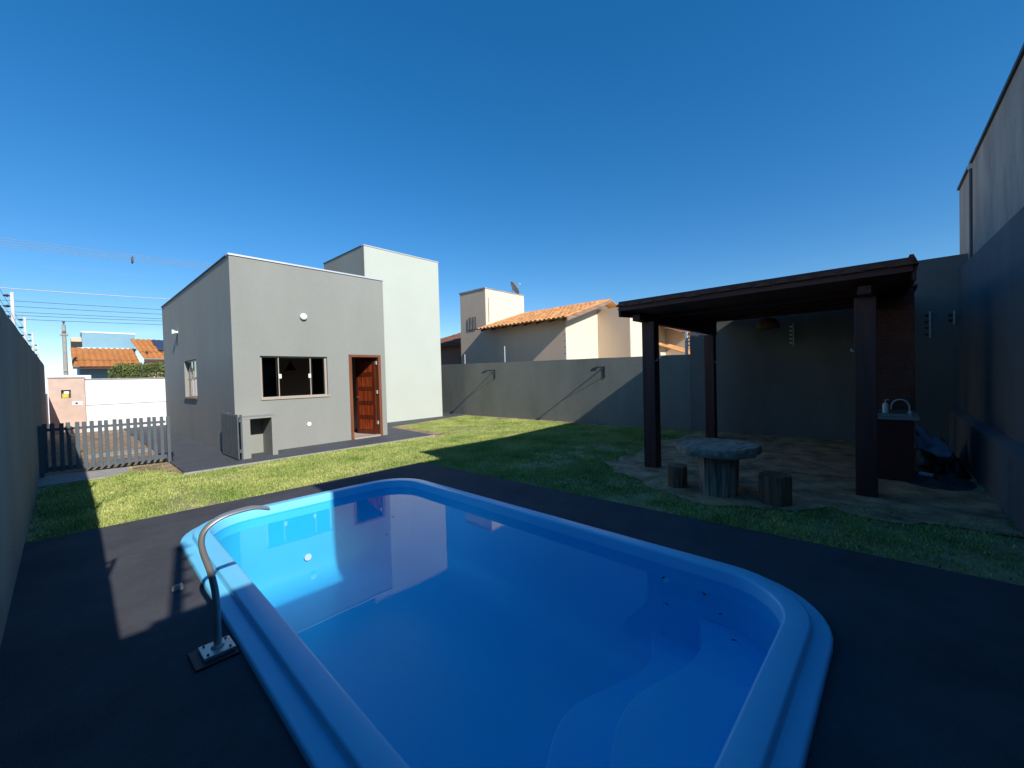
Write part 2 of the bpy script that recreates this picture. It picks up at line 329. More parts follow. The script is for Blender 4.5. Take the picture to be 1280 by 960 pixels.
sheet('street', [(-60, 21.2), (60, 21.2), (60, 26.5), (-60, 26.5)], -0.05, mat('asphalt', (0.055, 0.055, 0.058), 0.9, 0.2, 3, 0.4, 60))
# bare dirt under the shelter, with an uneven rim
def wob(poly, amp, seed, step=0.18):
    out = []
    for i in range(len(poly)):
        p, q = poly[i], poly[(i + 1) % len(poly)]; L = math.dist(p, q); k = max(1, int(L / step))
        for j in range(k):
            x = p[0] + (q[0] - p[0]) * j / k; y = p[1] + (q[1] - p[1]) * j / k
            out.append((x + amp * noise.noise((x * 2.1, y * 2.1, seed)), y + amp * noise.noise((x * 2.1, y * 2.1, seed + 9))))
    return out
DIRT = wob([(5.75, 3.15), (6.1, 3.45), (8.9, 3.60), (10.9, 3.35), (10.9, -0.98), (5.6, -0.98), (5.55, 0.1), (5.15, 0.8), (5.0, 1.9)], 0.34, 3.0, 0.09)
sheet('dirt_patch', DIRT, -0.015, M['dirt'])
STRIPS = []
for strip in ([(6.45, 8.70), (6.95, 8.75), (7.30, 11.45), (6.90, 11.70), (6.62, 9.0)], [(6.88, 11.45), (11.0, 12.20), (11.0, 12.55), (6.9, 11.72)], [(10.72, 3.5), (11.0, 3.5), (11.0, 12.3), (10.80, 12.2)],
              [(0.75, 10.0), (1.05, 9.85), (1.25, 9.2), (1.44, 8.8), (1.44, 10.45), (0.78, 10.5)]):
    STRIPS.append(wob(strip, 0.12, 7.0, 0.1)); sheet('soil_strip', STRIPS[-1], -0.020, M['soil'])

def inpoly(px, py, poly):
    ins = np.zeros(px.shape, bool); n = len(poly); j = n - 1
    for i in range(n):
        xi, yi = poly[i]; xj, yj = poly[j]
        c = ((yi > py) != (yj > py)) & (px < (xj - xi) * (py - yi) / (yj - yi + 1e-12) + xi); ins ^= c; j = i
    return ins
def vnoise(x, y, s, seed):
    r = np.random.default_rng(seed); T = r.random((64, 64)); x = x * s + 100; y = y * s + 100
    xi = np.floor(x).astype(int); yi = np.floor(y).astype(int); fx = x - xi; fy = y - yi
    fx = fx * fx * (3 - 2 * fx); fy = fy * fy * (3 - 2 * fy); g = lambda a, b: T[a % 64, b % 64]
    return (g(xi, yi) * (1 - fx) + g(xi + 1, yi) * fx) * (1 - fy) + (g(xi, yi + 1) * (1 - fx) + g(xi + 1, yi + 1) * fx) * fy

def make_grass(n):
    x = rng.uniform(-0.29, 11, n); y = rng.uniform(-0.98, 12.6, n)
    k = inpoly(x, y, LAWN) & ~inpoly(x, y, [(-0.3, -1.2), (4.30, -1.2), (4.30, 6.15), (-0.3, 6.25)])
    k &= ~inpoly(x, y, [(-0.3, 9.75), (0.42, 9.76), (0.76, 10.08), (0.80, 11), (-0.3, 11)])
    ind = inpoly(x, y, DIRT)
    cov = vnoise(x, y, 0.9, 1) * 0.5 + vnoise(x, y, 2.7, 2) * 0.3 + vnoise(x, y, 7.0, 3) * 0.2
    # worn along edges: pavement corner, far wall foot, left wall foot, plinth
    edge = np.minimum.reduce([np.hypot(np.maximum(0, np.abs(x - 6.75) - .2), np.maximum(0, np.abs(y - 10.2) - 1.4)) * 1.1,
                              np.hypot(x - 1.45, y - 9.3) * 0.9 + 0.0, (11.0 - x) * 1.4 + 0.04, (x + 0.29) * 1.2 + 0.05, (y + 0.95) * 0.45 + 0.05, np.hypot(x - 1.2, y - 10.2) * .8])
    edge = np.clip(edge / 0.5, 0, 1)
    dens = np.clip((cov - 0.22) * 4.5, 0.14, 1) * (0.06 + 0.94 * edge)
    fr = vnoise(x, y, 5.5, 21) * 0.6 + vnoise(x, y, 16.0, 22) * 0.4
    cx_ = np.clip((x - 5.0) / 1.0, 0, 1); front = np.clip(1.15 - (x - 4.9) * 0.85, 0, 1) + np.clip((y - 2.9) * 0.9, 0, 1)
    dens = np.where(ind, np.clip((fr - 0.62 + 0.30 * np.clip(front, 0, 1)) * 3.0, 0.0, 0.8) * 0.75, dens)
    for st in STRIPS: dens = np.where(inpoly(x, y, st), dens * 0.22 * (fr > 0.45), dens)
    near = np.clip((x - 4.35) / 0.9, 0, 1) * np.clip((3.2 - y) / 1.5, 0, 1)
    dens = np.where(~ind, dens * (1 - 0.65 * near * (fr > 0.46)), dens)
    k &= rng.random(n) < dens
    x, y, cov = x[k], y[k], cov[k]; m = len(x)
    hgt = rng.uniform(0.018, 0.042, m) * (0.6 + 0.8 * cov); w = rng.uniform(0.004, 0.0085, m)
    a = rng.uniform(0, 2 * np.pi, m); la = rng.uniform(0, 2 * np.pi, m); ln = hgt * rng.uniform(0.1, 0.95, m)
    V = np.zeros((m, 3, 3)); z0 = -0.032
    V[:, 0] = np.stack([x - np.cos(a) * w, y - np.sin(a) * w, np.full(m, z0)], 1)
    V[:, 1] = np.stack([x + np.cos(a) * w, y + np.sin(a) * w, np.full(m, z0)], 1)
    V[:, 2] = np.stack([x + np.cos(la) * ln, y + np.sin(la) * ln, z0 + hgt], 1)
    me = bpy.data.meshes.new('grass'); me.vertices.add(m * 3); me.vertices.foreach_set('co', V.ravel())
    me.loops.add(m * 3); me.loops.foreach_set('vertex_index', np.arange(m * 3, dtype=np.int32))
    me.polygons.add(m); me.polygons.foreach_set('loop_start', np.arange(0, m * 3, 3, dtype=np.int32)); me.polygons.foreach_set('loop_total', np.full(m, 3, dtype=np.int32))
    me.update(); me.validate()
    return tag(link('grass', me, M['grass']), 'short patchy green lawn grass around the pool deck', 'grass', kind='stuff')
make_grass(760000)

# ------------------------------------------------------------------ pool
pool = thing('swimming_pool', 'blue fibreglass swimming pool with rounded corners set in the black deck', 'pool', (PC.x, PC.y, 0))
def sweep(prof, name, close_bottom=False, parent=None, m='pool'):
    b = B(); vs = []; fs = []
    for ins, z in prof: vs += pool_loop(ins, z)
    for i in range(len(prof) - 1):
        for j in range(NP): fs.append((i * NP + j, i * NP + (j + 1) % NP, (i + 1) * NP + (j + 1) % NP, (i + 1) * NP + j))
    if close_bottom: fs.append(tuple((len(prof) - 1) * NP + j for j in range(NP)))
    b.add(vs, fs); return b.build(name, M[m], parent, smooth=True)
sweep([(-0.004, -0.05), (-0.004, 0.026), (0.002, 0.034), (0.012, 0.038), (0.075, 0.040), (0.083, 0.0405), (0.086, 0.044), (0.090, 0.078), (0.094, 0.085), (0.104, 0.089),
       (0.206, 0.089), (0.215, 0.087), (0.221, 0.081), (0.224, 0.07), (0.232, 0.0)], 'coping', False, pool, 'coping')
sweep([(0.232, 0.0), (0.238, -0.10), (0.250, -0.40), (0.27, -0.62), (0.30, -0.74), (0.35, -0.82), (0.43, -0.87), (0.55, -0.885)], 'basin', True, pool)
# moulded entry steps in the near end (local pool coordinates)
def step_part(depth, ymax, bulge, name):
    c, s_ = math.cos(PROT), math.sin(PROT); a = PA - 0.245
    front = []
    for k in range(25):
        x = -a + 2 * a * k / 24; t = x / a
        y = -PB + ymax + bulge * math.cos(t * math.pi * 1.5) * 0.5 + 0.10 * t
        front.append((x, y))
    back = [(a, -PB + 0.24), (-a, -PB + 0.24)]
    poly = front + back; top = []; bot = []
    for x, y in poly:
        X = PC.x + c * x - s_ * y; Y = PC.y + s_ * x + c * y; top.append((X, Y, depth)); bot.append((X, Y, -0.9))
    n = len(poly); b = B(); b.add(top + bot, [tuple(range(n)), tuple(range(n, 2 * n))[::-1]] + [(i, (i + 1) % n, n + (i + 1) % n, n + i) for i in range(n)])
    return b.build(name, M['pool'], pool, smooth=True, bevel=0.018)
step_part(-0.30, 0.72, 0.20, 'entry_step'); step_part(-0.55, 1.10, 0.24, 'entry_step')
b = B(); b.lathe([(0.032, 0.0), (0.040, -0.006), (0.040, -0.016), (0.018, -0.016)], (1.93, 5.145, -0.60), 16, 1); b.build('inlet_fitting', M['whitep'], pool, smooth=True)
b = B(); rings_ = [(0.2325, -0.012), (0.2445, -0.10), (0.2565, -0.40), (0.278, -0.62), (0.31, -0.73), (0.36, -0.81), (0.44, -0.86), (0.56, -0.875)]; vs = []; fs = []
for ins, z in rings_: vs += pool_loop(ins, z)
for i in range(len(rings_) - 1):
    for j in range(NP): fs.append((i * NP + j, i * NP + (j + 1) % NP, (i + 1) * NP + (j + 1) % NP, (i + 1) * NP + j))
fs += [tuple(range(NP)), tuple((len(rings_) - 1) * NP + j for j in range(NP))]
b.add(vs, fs); wobj = struct(b.build('pool_water', M['water']))
# leaves floating and lying in the water
lm = mat('dead_leaf', (0.07, 0.045, 0.02), 0.8, 0.3, 20)
for i, (x, y, z) in enumerate([(2.42, 4.02, -0.008), (2.1, 3.62, -0.008), (2.9, 0.9, -0.008), (2.72, .75, -.008), (2.62, 1.05, -.008), (2.95, 1.2, -.008), (2.5, .62, -.008)]):
    b = B(); a = i * 1.9; L = 0.018 + 0.006 * (i % 3); ca, sa = math.cos(a), math.sin(a); w = L * 0.35
    b.add([(x - L * ca, y - L * sa, z), (x - w * sa, y + w * ca, z + .004), (x + L * ca, y + L * sa, z + .001), (x + w * sa, y - w * ca, z + .002)], [(0, 1, 2, 3)])
    tag(b.build('fallen_leaf', lm), 'small dark dead leaf floating on the pool water', 'leaf', 'leaves floating on the pool')

# cascade arch
cas = thing('pool_cascade', 'curved stainless steel cascade spout on a square base plate beside the pool', 'cascade', (0.55, 2.80, 0))
b = B(); b.bar((0.525, 2.785, 0.0), (0.525, 2.785, 0.012), 0.21, 0.20); b.build('rubber_pad', M['black'], cas, bevel=.004)
pl = B(); pl.bar((0.545, 2.80, 0.0), (0.545, 2.80, 0.03), 0.15, 0.15); pl.build('base_plate', M['steel'], cas, bevel=0.004)
for dx, dy in ((-.045, -.045), (.045, -.045), (-.045, .045), (.045, .045)):
    b = B(); b.lathe([(0.006, 0.0), (0.006, 0.006), (0.003, 0.008)], (0.545 + dx * 1.15, 2.80 + dy * 1.15, 0.0295), 8); b.build('bolt', M['iron'], cas)
key = [(0.548, 0.0), (0.550, 0.20), (0.548, 0.33), (0.530, 0.46), (0.503, 0.57), (0.494, 0.64), (0.508, 0.70), (0.555, 0.742), (0.620, 0.765), (0.72, 0.772), (0.775, 0.765), (0.83, 0.745)]
pts = []
for i in range(len(key) - 1):
    p0 = key[max(0, i - 1)]; p1 = key[i]; p2 = key[i + 1]; p3 = key[min(len(key) - 1, i + 2)]
    for k in range(4):
        t = k / 4; f = lambda a, b_, c, d: 0.5 * (2 * b_ + (c - a) * t + (2 * a - 5 * b_ + 4 * c - d) * t * t + (3 * b_ - a - 3 * c + d) * t ** 3)
        pts.append((f(p0[0], p1[0], p2[0], p3[0]), 2.80, f(p0[1], p1[1], p2[1], p3[1])))
pts.append((0.83, 2.80, 0.745))
b = B(); vs = []; fs = []; n = 10
for i, p in enumerate(pts):                    # round at the foot, flattening towards the mouth
    p = Vector(p); d = (Vector(pts[min(i + 1, len(pts) - 1)]) - Vector(pts[max(i - 1, 0)])).normalized(); nrm = Vector((-d.z, 0, d.x)); t = i / (len(pts) - 1)
    wy = 0.020 + 0.018 * max(0, t - 0.45) / 0.55; wn = 0.020 - 0.010 * t
    for j in range(n):
        a = 2 * math.pi * j / n; q = p + Vector((0, 1, 0)) * wy * math.cos(a) + nrm * wn * math.sin(a); vs.append(q)
for i in range(len(pts) - 1):
    for j in range(n): fs.append((i * n + j, i * n + (j + 1) % n, (i + 1) * n + (j + 1) % n, (i + 1) * n + j))
fs.append(tuple(range(n)))
b.add(vs, fs); b.build('spout_pipe', M['steel'], cas, smooth=True)
b = B(); b.lathe([(0.034, 0.02), (0.034, 0.03), (0.024, 0.045)], (0.548, 2.80, 0), 16); b.build('collar', M['steel'], cas, smooth=True)
# pale scuffs and dried splashes on the deck paint
dm = M['deck'].node_tree; pb = dm.nodes['Principled BSDF']; src = pb.inputs['Base Color'].links[0].from_socket
gg = dm.nodes.new('ShaderNodeNewGeometry'); n1 = dm.nodes.new('ShaderNodeTexNoise'); n1.inputs['Scale'].default_value = 7.0; n1.inputs['Detail'].default_value = 8; n1.inputs['Roughness'].default_value = 0.75
mr = dm.nodes.new('ShaderNodeMapRange'); mr.inputs['From Min'].default_value = 0.66; mr.inputs['From Max'].default_value = 0.80; mr.inputs['To Max'].default_value = 0.55
mx = dm.nodes.new('ShaderNodeMix'); mx.data_type = 'RGBA'; mx.inputs[7].default_value = (0.22, 0.21, 0.20, 1)
dm.links.new(gg.outputs['Position'], n1.inputs['Vector']); dm.links.new(n1.outputs['Fac'], mr.inputs[0]); dm.links.new(mr.outputs[0], mx.inputs[0]); dm.links.new(src, mx.inputs[6]); dm.links.new(mx.outputs[2], pb.inputs['Base Color'])
# small pale stone on the deck
b = B(); b.add([(.495, 3.87, 0), (.56, 3.85, 0), (.575, 3.91, 0), (.51, 3.925, 0), (.50, 3.88, .035), (.55, 3.862, .03), (.562, 3.90, .038), (.515, 3.915, .03)],
      [(0, 3, 2, 1), (4, 5, 6, 7), (0, 1, 5, 4), (1, 2, 6, 5), (2, 3, 7, 6), (3, 0, 4, 7)])
tag(b.build('stone_chip', M['cement'], None, bevel=0.006), 'small pale broken stone lying on the black deck', 'stone')

# ------------------------------------------------------------------ boundary walls
LWT = lambda u: min(2.165, 1.87 + 0.066 * u)
def jag_wall(name, m, axis, pos, thick, u0, u1, ztop, amp, seed, label, z0=-0.08, step=0.35):
    """long wall with a slightly uneven top; ztop(u)"""
    n = max(2, int(abs(u1 - u0) / step)); b = B(); vs = []
    for i in range(n + 1):
        u = u0 + (u1 - u0) * i / n; zt = ztop(u) + amp * noise.noise((u * 1.7, seed, 0.3)) + amp * .5 * noise.noise((u * 5.1, seed, 1.3))
        for t, z in ((0, z0), (0, zt), (thick, zt + amp * 0.1), (thick, z0)):
            vs.append((pos + t, u, z) if axis == 'x' else (u, pos + t, z))
    fs = []
    for i in range(n):
        for j in range(3): fs.append((i * 4 + j, i * 4 + j + 1, (i + 1) * 4 + j + 1, (i + 1) * 4 + j))
    fs += [(0, 1, 2, 3), (n * 4 + 3, n * 4 + 2, n * 4 + 1, n * 4)]
    b.add(vs, fs); return tag(b.build(name, m), label, 'wall')
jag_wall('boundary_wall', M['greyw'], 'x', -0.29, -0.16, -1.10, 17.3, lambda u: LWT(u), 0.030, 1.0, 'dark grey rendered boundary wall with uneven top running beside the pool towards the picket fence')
jag_wall('boundary_wall', M['pink'], 'x', -0.30, -0.15, 17.3, 20.2, lambda u: 1.35, 0.01, 6.0, 'short low reddish wall between the dark boundary wall and the pinkish pillar')
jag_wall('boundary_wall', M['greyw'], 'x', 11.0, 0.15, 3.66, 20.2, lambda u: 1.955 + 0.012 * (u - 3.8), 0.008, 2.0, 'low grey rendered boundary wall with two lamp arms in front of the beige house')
jag_wall('boundary_wall', M['greyd'], 'x', 11.003, 0.16, -1.40, 3.66, lambda u: 3.50, 0.006, 3.0, 'tall grey wall coloured darker for shade behind the timber shelter')
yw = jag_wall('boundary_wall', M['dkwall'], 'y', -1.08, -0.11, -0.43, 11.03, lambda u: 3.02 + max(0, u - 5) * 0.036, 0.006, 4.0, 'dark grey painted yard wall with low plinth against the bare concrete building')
b = B(); b.box(-2.2, -.431, -1.19, -1.08, -.08, 2.975); b.build('wall_end', M['dkwall'], yw)
b = B(); b.hexa([(2.5, -1.079, -.06), (10.99, -1.079, -.06), (10.99, -.94, -.06), (2.5, -.94, -.06)], [(2.5, -1.079, .66), (10.99, -1.079, .70), (10.99, -.955, .66), (2.5, -.955, .60)]); b.build('plinth', M['dkwall'], yw, bevel=0.01)
# concrete building behind the yard wall
nb = thing('concrete_building', 'tall bare concrete neighbouring building rising behind the yard wall', 'building', (6.5, -3.5, 0))
b = B(); b.hexa([(1.2, -8, -.06), (12.06, -8, -.06), (12.06, -1.2, -.06), (1.2, -1.2, -.06)], [(1.2, -8, 4.80), (12.06, -8, 4.96), (12.06, -1.2, 4.96), (1.2, -1.2, 4.80)]); b.build('wall', M['conc'], nb)
b = B(); b.hexa([(1.18, -1.42, 4.801), (12.08, -1.42, 4.961), (12.08, -1.17, 4.961), (1.18, -1.17, 4.801)], [(1.18, -1.42, 4.85), (12.08, -1.42, 5.01), (12.08, -1.17, 5.01), (1.18, -1.17, 4.85)]); b.build('capping', M['darkflash'], nb)
b = B(); b.hexa([(3.5, -7, 4.83), (12.3, -7, 4.9), (12.3, -1.46, 4.9), (3.5, -1.46, 4.83)], [(3.5, -7, 5.68), (12.3, -7, 5.36), (12.3, -1.46, 5.36), (3.5, -1.46, 5.68)]); b.build('parapet', M['conc'], nb)
b = B(); b.hexa([(10.75, -1.75, 5.3), (12.3, -1.75, 5.3), (12.3, -1.44, 5.3), (10.75, -1.44, 5.3)], [(10.75, -1.75, 5.60), (12.35, -1.75, 5.80), (12.35, -1.44, 5.80), (10.75, -1.44, 5.60)]); b.build('roof_edge', M['darkflash'], nb)
pw = B(); pw.bar((9.55, -1.075, 3.1), (9.55, -1.075, 3.24), .03, .03)
b = B(); b.tube([(10.55, -1.185, 3.2), (10.55, -1.185, 4.85)], 0.022, 8); dp = tag(b.build('drain_pipe', M['stain']), 'thin dark vertical pipe on the bare concrete wall', 'pipe')
b = B(); b.bar((10.55, -1.18, 4.85), (10.55, -1.18, 4.94), .06, .06); b.build('pipe_head', M['whitep'], dp)

# ------------------------------------------------------------------ electric fence posts on the walls
def fence_post(x, y, z0, h, side, label, group, n=4, w=0.03):
    t = thing('electric_fence_post', label, 'fence post', (x, y, z0), group)
    b = B(); b.bar((x, y, z0 - 0.12), (x, y, z0 + h), w, w, (1, 0, 0)); b.build('rod', M['postw'], t, bevel=0.003)
    for k in range(n):
        z = z0 + h * (0.2 + 0.72 * k / max(1, n - 1)); d = Vector(side)
        c = Vector((x, y, z)) + d * (w / 2)
        b = B(); b.tube([c, c + d * 0.012, c + d * 0.018, c + d * 0.03, c + d * 0.036, c + d * 0.055], [0.010, 0.010, 0.017, 0.017, 0.011, 0.011], 8); b.build('insulator', M['black'], t)
    return t
LW_Y = [1.27, 3.72, 5.28, 7.80, 10.40, 13.20, 16.3]
for y in LW_Y: fence_post(-0.36, y, LWT(y), 0.53, (-1, 0, 0), 'pale electric fence post with black insulators on the wall beside the pool', 'electric fence posts along the pool side wall')
for k in range(4):
    dz = 0.53 * (0.2 + 0.24 * k); b = B(); b.tube([(-0.425, y, LWT(y) + dz) for i, y in enumerate([-1.0, 0, 1.27, 2.5, 3.72, 4.5, 5.28, 6.5, 7.8, 9.1, 10.4, 11.8, 13.2, 14.8, 16.3])], 0.0022, 4)
    tag(b.build('fence_wire', M['cable']), 'thin electric fence wire strung along the wall beside the pool', 'wire', 'electric fence wires along the pool side wall')
fence_post(-0.31, -1.13, 3.02, 0.97, (1, 0, 0), 'tall electric fence post at the corner where the yard wall meets the pool side wall', None, 5, 0.07)
for y, h in ((12.55, 0.42), (10.32, 0.60), (7.58, 0.86)): fence_post(11.07, y, 2.03, h, (0, 1, 0), 'white electric fence post standing on the low wall in front of the beige house', 'electric fence posts on the low far wall', 4, 0.028)
fence_post(10.985, 3.74, 2.06, 0.66, (0, -1, 0), 'electric fence post at the step where the low wall meets the tall wall', None, 6, 0.06)
def wall_rod(y, label, n, z0=2.02, h=0.5):
    t = thing('fence_bracket', label, 'bracket', (10.99, y, z0)); b = B(); b.bar((10.975, y, z0), (10.975, y, z0 + h), .022, .022, (1, 0, 0)); b.build('rod', M['postw'], t)
    for zc in (z0 + .05, z0 + h - .075): b = B(); b.box(10.97, 11.01, y - .012, y + .012, zc, zc + .025); b.build('clamp', M['iron'], t)
    for k in range(n):
        z = z0 + .07 + k * (h - .14) / max(1, n - 1); bb = B(); bb.tube([(10.975, y + .011, z), (10.975, y + .025, z), (10.975, y + .03, z), (10.975, y + .07, z)], [.011, .011, .02, .018], 8); bb.build('insulator', M['whitep'] if n == 5 else M['black'], t)
wall_rod(1.42, 'fence bracket with white insulators on the tall wall under the shelter roof', 5)
wall_rod(-0.71, 'fence bracket with black insulators on the tall wall beside the brick chimney', 4)
wall_rod(-1.02, 'short pale fence rod in the corner by the concrete building', 2, 2.25, 0.24)

# lamp arms on the low far wall
def wall_arm(y, z, label):
    t = thing('arm_lamp', label, 'lamp', (11.0, y, z))
    b = B(); b.box(10.985, 11.003, y - .02, y + .02, z - .33, z + .03); b.build('wall_plate', M['black'], t)
    b = B(); b.tube([(10.99, y, z), (10.55, y, z)], 0.018, 8); b.build('arm', M['black'], t)
    b = B(); b.tube([(10.988, y, z - .28), (10.74, y, z - .01)], 0.008, 6); b.build('brace', M['black'], t)
    b = B(); b.hexa([(10.46, y - .04, z - .10), (10.58, y - .04, z - .02), (10.58, y + .16, z - .05), (10.46, y + .16, z - .13)], [(10.46, y - .04, z - .07), (10.58, y - .04, z + .014), (10.58, y + .16, z - .02), (10.46, y + .16, z - .10)]); b.build('lamp_head', M['black'], t, bevel=0.004)
wall_arm(6.17, 1.71, 'dark lamp arm on the low grey wall, the one closer to the shelter')
wall_arm(10.80, 1.75, 'dark lamp arm on the low grey wall, the one closer to the white tower')

# ------------------------------------------------------------------ the house
HX0, HX1, HY0, HY1, HZ = 2.40, 5.90, 9.93, 18.2, 4.17
hs_ = thing('house', 'grey single storey house with wooden door, dark window and tall pale tower', 'house', (4.1, 12, 0))
WIN = (2.90, 4.34, 1.17, 2.10); DOR = (4.88, 5.76, 0.03, 2.17); SWIN = (13.33, 14.87, 1.17, 2.19)
b = B(); wall_holes(b, 'y', HY0, 0.15, HX0, HX1, -0.05, HZ, [WIN, DOR]); b.build('front_wall', M['grey'], hs_)
b = B(); wall_holes(b, 'x', HX0, 0.15, HY0 + .15, HY1, -0.05, HZ, [SWIN]); b.build('side_wall', M['grey'], hs_)
b = B(); b.box(HX1 - .15, HX1, HY0 + .15, 12.72, -.05, HZ); b.box(HX0 + .15, HX1, HY1 - .15, HY1, -.05, HZ); b.box(HX1 - .15, HX1, 12.72, HY1 - .15, -.05, HZ); b.build('rear_wall', M['grey'], hs_)
b = B(); b.box(HX0 + .15, HX1 - .15, HY0 + .15, HY1 - .15, 3.3, 3.4); b.build('roof', M['cement'], hs_)
b = B(); b.box(HX0 + .15, HX1 - .15, HY0 + .15, HY1 - .15, 2.70, 2.76); b.build('ceiling', M['inner'], hs_)
b = B(); b.box(HX0 + .15, HX1 - .15, HY0 + .15, HY1 - .15, -.03, 0.045); b.build('floor', M['floor'], hs_)
b = B(); b.box(HX0 + .15, HX0 + .17, HY0 + .15, 12.9, .045, 2.7); b.box(HX1 - .17, HX1 - .15, HY0 + .15, 13.2, .045, 2.7); b.box(HX0 + .15, HX1 - .15, 13.2, 13.3, .045, 2.7); b.build('inner_wall', M['inner'], hs_)
# tower and rear body
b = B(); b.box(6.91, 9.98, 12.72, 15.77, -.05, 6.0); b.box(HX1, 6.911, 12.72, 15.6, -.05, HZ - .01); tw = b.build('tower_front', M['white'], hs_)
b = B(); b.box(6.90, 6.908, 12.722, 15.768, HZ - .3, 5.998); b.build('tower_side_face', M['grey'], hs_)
b = B(); b.box(HX1 + .01, 9.96, 15.78, HY1, -.05, HZ - .02); b.build('rear_body', M['grey'], hs_)
# metal cappings
b = B(); b.box(HX0 - .02, HX1 + .02, HY0 - .022, HY0 + .17, HZ, HZ + .035); b.build('front_flashing', M['flash'], hs_)
b = B(); b.box(HX0 - .022, HX0 + .17, HY0 + .171, HY1 + .02, HZ, HZ + .033); b.build('side_flashing', M['darkflash'], hs_)
b = B(); b.box(6.89, 10.0, 12.70, 12.86, 6.0, 6.028); b.build('tower_flashing', M['flash'], hs_)
b = B(); b.box(6.885, 7.05, 12.861, 15.79, 6.0, 6.03); b.build('tower_flashing', M['darkflash'], hs_)
# front window
wf = B(); x0, x1, z0, z1 = WIN
wf.box(x0, x1, 9.985, 10.045, z1 - .035, z1); wf.box(x0, x1, 9.985, 10.045, z0, z0 + .03); wf.box(x0, x0 + .025, 9.985, 10.045, z0 + .03, z1 - .035); wf.box(x1 - .03, x1, 9.985, 10.045, z0 + .03, z1 - .035)
win = wf.build('window', M['alu'], hs_)
b = B(); b.box(x0 - .01, x1 + .03, 9.905, 9.984, z0 - .03, z0 + .012); b.build('window_sill', M['alu'], win)
for (a, c, hx, yy) in ((x0 + .027, 3.285, 3.30, 9.997), (3.955, x1 - .032, 3.94, 9.997), (x0 + .05, 3.25, None, 10.025), (3.995, x1 - .05, None, 10.025)):
    b = B(); b.box(a, a + .018, yy - .011, yy + .011, z0 + .031, z1 - .036); b.box(c - .018, c, yy - .011, yy + .011, z0 + .031, z1 - .036)
    b.build('sash', M['alu'], win)
    b = B(); b.box(a + .018, c - .018, yy - .003, yy + .003, z0 + .032, z1 - .037); b.build('pane', M['glass'], win)
    if hx: b = B(); b.box(hx - .03, hx + .03, yy - .03, yy - .0115, 1.60, 1.70); b.build('handle', M['whitep'], win, bevel=.008)
# side window
wf = B(); y0, y1, z0, z1 = SWIN
wf.box(2.47, 2.52, y0, y1, z1 - .035, z1); wf.box(2.47, 2.52, y0, y1, z0, z0 + .035); wf.box(2.47, 2.52, y0, y0 + .03, z0 + .035, z1 - .035); wf.box(2.47, 2.52, y1 - .03, y1, z0 + .035, z1 - .035)
for yy in (13.72, 14.10, 14.48): wf.box(2.472, 2.50, yy - .015, yy + .015, z0 + .035, z1 - .035)
wf.box(2.474, 2.498, y0 + .03, y1 - .03, 1.66, 1.685)
win = wf.build('window', M['alu'], hs_)
b = B(); b.box(2.36, 2.469, y0 - .03, y1 + .03, z0 - .04, z0 - .001); b.build('window_sill', M['frame'], win)
b = B(); b.box(2.484, 2.49, y0 + .03, y1 - .03, z0 + .036, z1 - .036); b.build('pane', M['glass'], win)
# door frame and open door leaf
df = B(); x0, x1, z0, z1 = DOR
df.box(x0, x0 + .075, 9.915, 10.075, .012, z1 - .06); df.box(x1 - .075, x1, 9.915, 10.075, .012, z1 - .06); df.box(x0, x1, 9.915, 10.075, z1 - .06, z1)
df.build('door_frame', M['frame'], hs_, bevel=.006)
b = B(); b.box(x0 + .0755, x1 - .0755, 9.90, 10.0795, -.03, .052); b.build('door_sill', M['alu'], hs_)
hinge = Vector((x1 - .08, 10.06, 0)); dirv = Vector((-0.23, 0.97, 0)).normalized(); nrm = Vector((-dirv.y, dirv.x, 0))    # nrm faces the sun side
if nrm.x > 0: nrm = -nrm
def leafbox(bb, u0, u1, za, zb, t0, t1):
    P = lambda u, t: hinge + dirv * u + nrm * t
    bb.hexa([(*P(u0, t0).xy, za), (*P(u1, t0).xy, za), (*P(u1, t1).xy, za), (*P(u0, t1).xy, za)], [(*P(u0, t0).xy, zb), (*P(u1, t0).xy, zb), (*P(u1, t1).xy, zb), (*P(u0, t1).xy, zb)])
b = B(); leafbox(b, 0, .73, .062, 2.10, 0, .022); leaf = b.build('door_leaf', M['doord'], hs_)
b = B(); leafbox(b, 0, .085, .063, 2.099, .0221, .038); leafbox(b, .645, .73, .063, 2.099, .0221, .038)
for k in range(6):
    z = .063 + k * .387; leafbox(b, .0855, .6445, z, min(2.099, z + .10), .0221, .037)
b.build('rail', M['doord'], leaf, bevel=.003)
for r_ in range(5):
    for c_ in range(6):
        z = .063 + r_ * .387 + .106; u = .09 + c_ * .0925; bb = B(); leafbox(bb, u, u + .086, z, z + .275, .0222, .031 + .003 * ((r_ + c_) % 2)); bb.build('panel', M['door'], leaf, bevel=.004)
b = B(); P = lambda u, t, z: tuple((hinge + dirv * u + nrm * t).xy) + (z,)
b.tube([P(.67, .037, 1.05), P(.67, .075, 1.05), P(.60, .08, 1.05)], .010, 8); b.build('handle', M['steel'], leaf)
for z in (.32, 1.14, 1.92):
    b = B(); b.box(x1 - .098, x1 - .0755, 9.99, 10.05, z, z + .09); b.build('hinge', M['flash'], leaf)
# niche counter against the front wall
nc = thing('garden_counter', 'grey rendered counter niche with two legs against the house front', 'counter', (2.68, 9.64, 0))
b = B(); b.box(2.37, 2.51, 9.35, 9.93, 0, .795); b.build('leg', M['grey'], nc)
b = B(); b.box(2.90, 3.0, 9.35, 9.93, 0, .795); b.build('leg', M['grey'], nc)
b = B(); b.box(2.368, 3.03, 9.348, 9.93, .7955, .83); b.build('countertop', M['grey'], nc, bevel=.004)
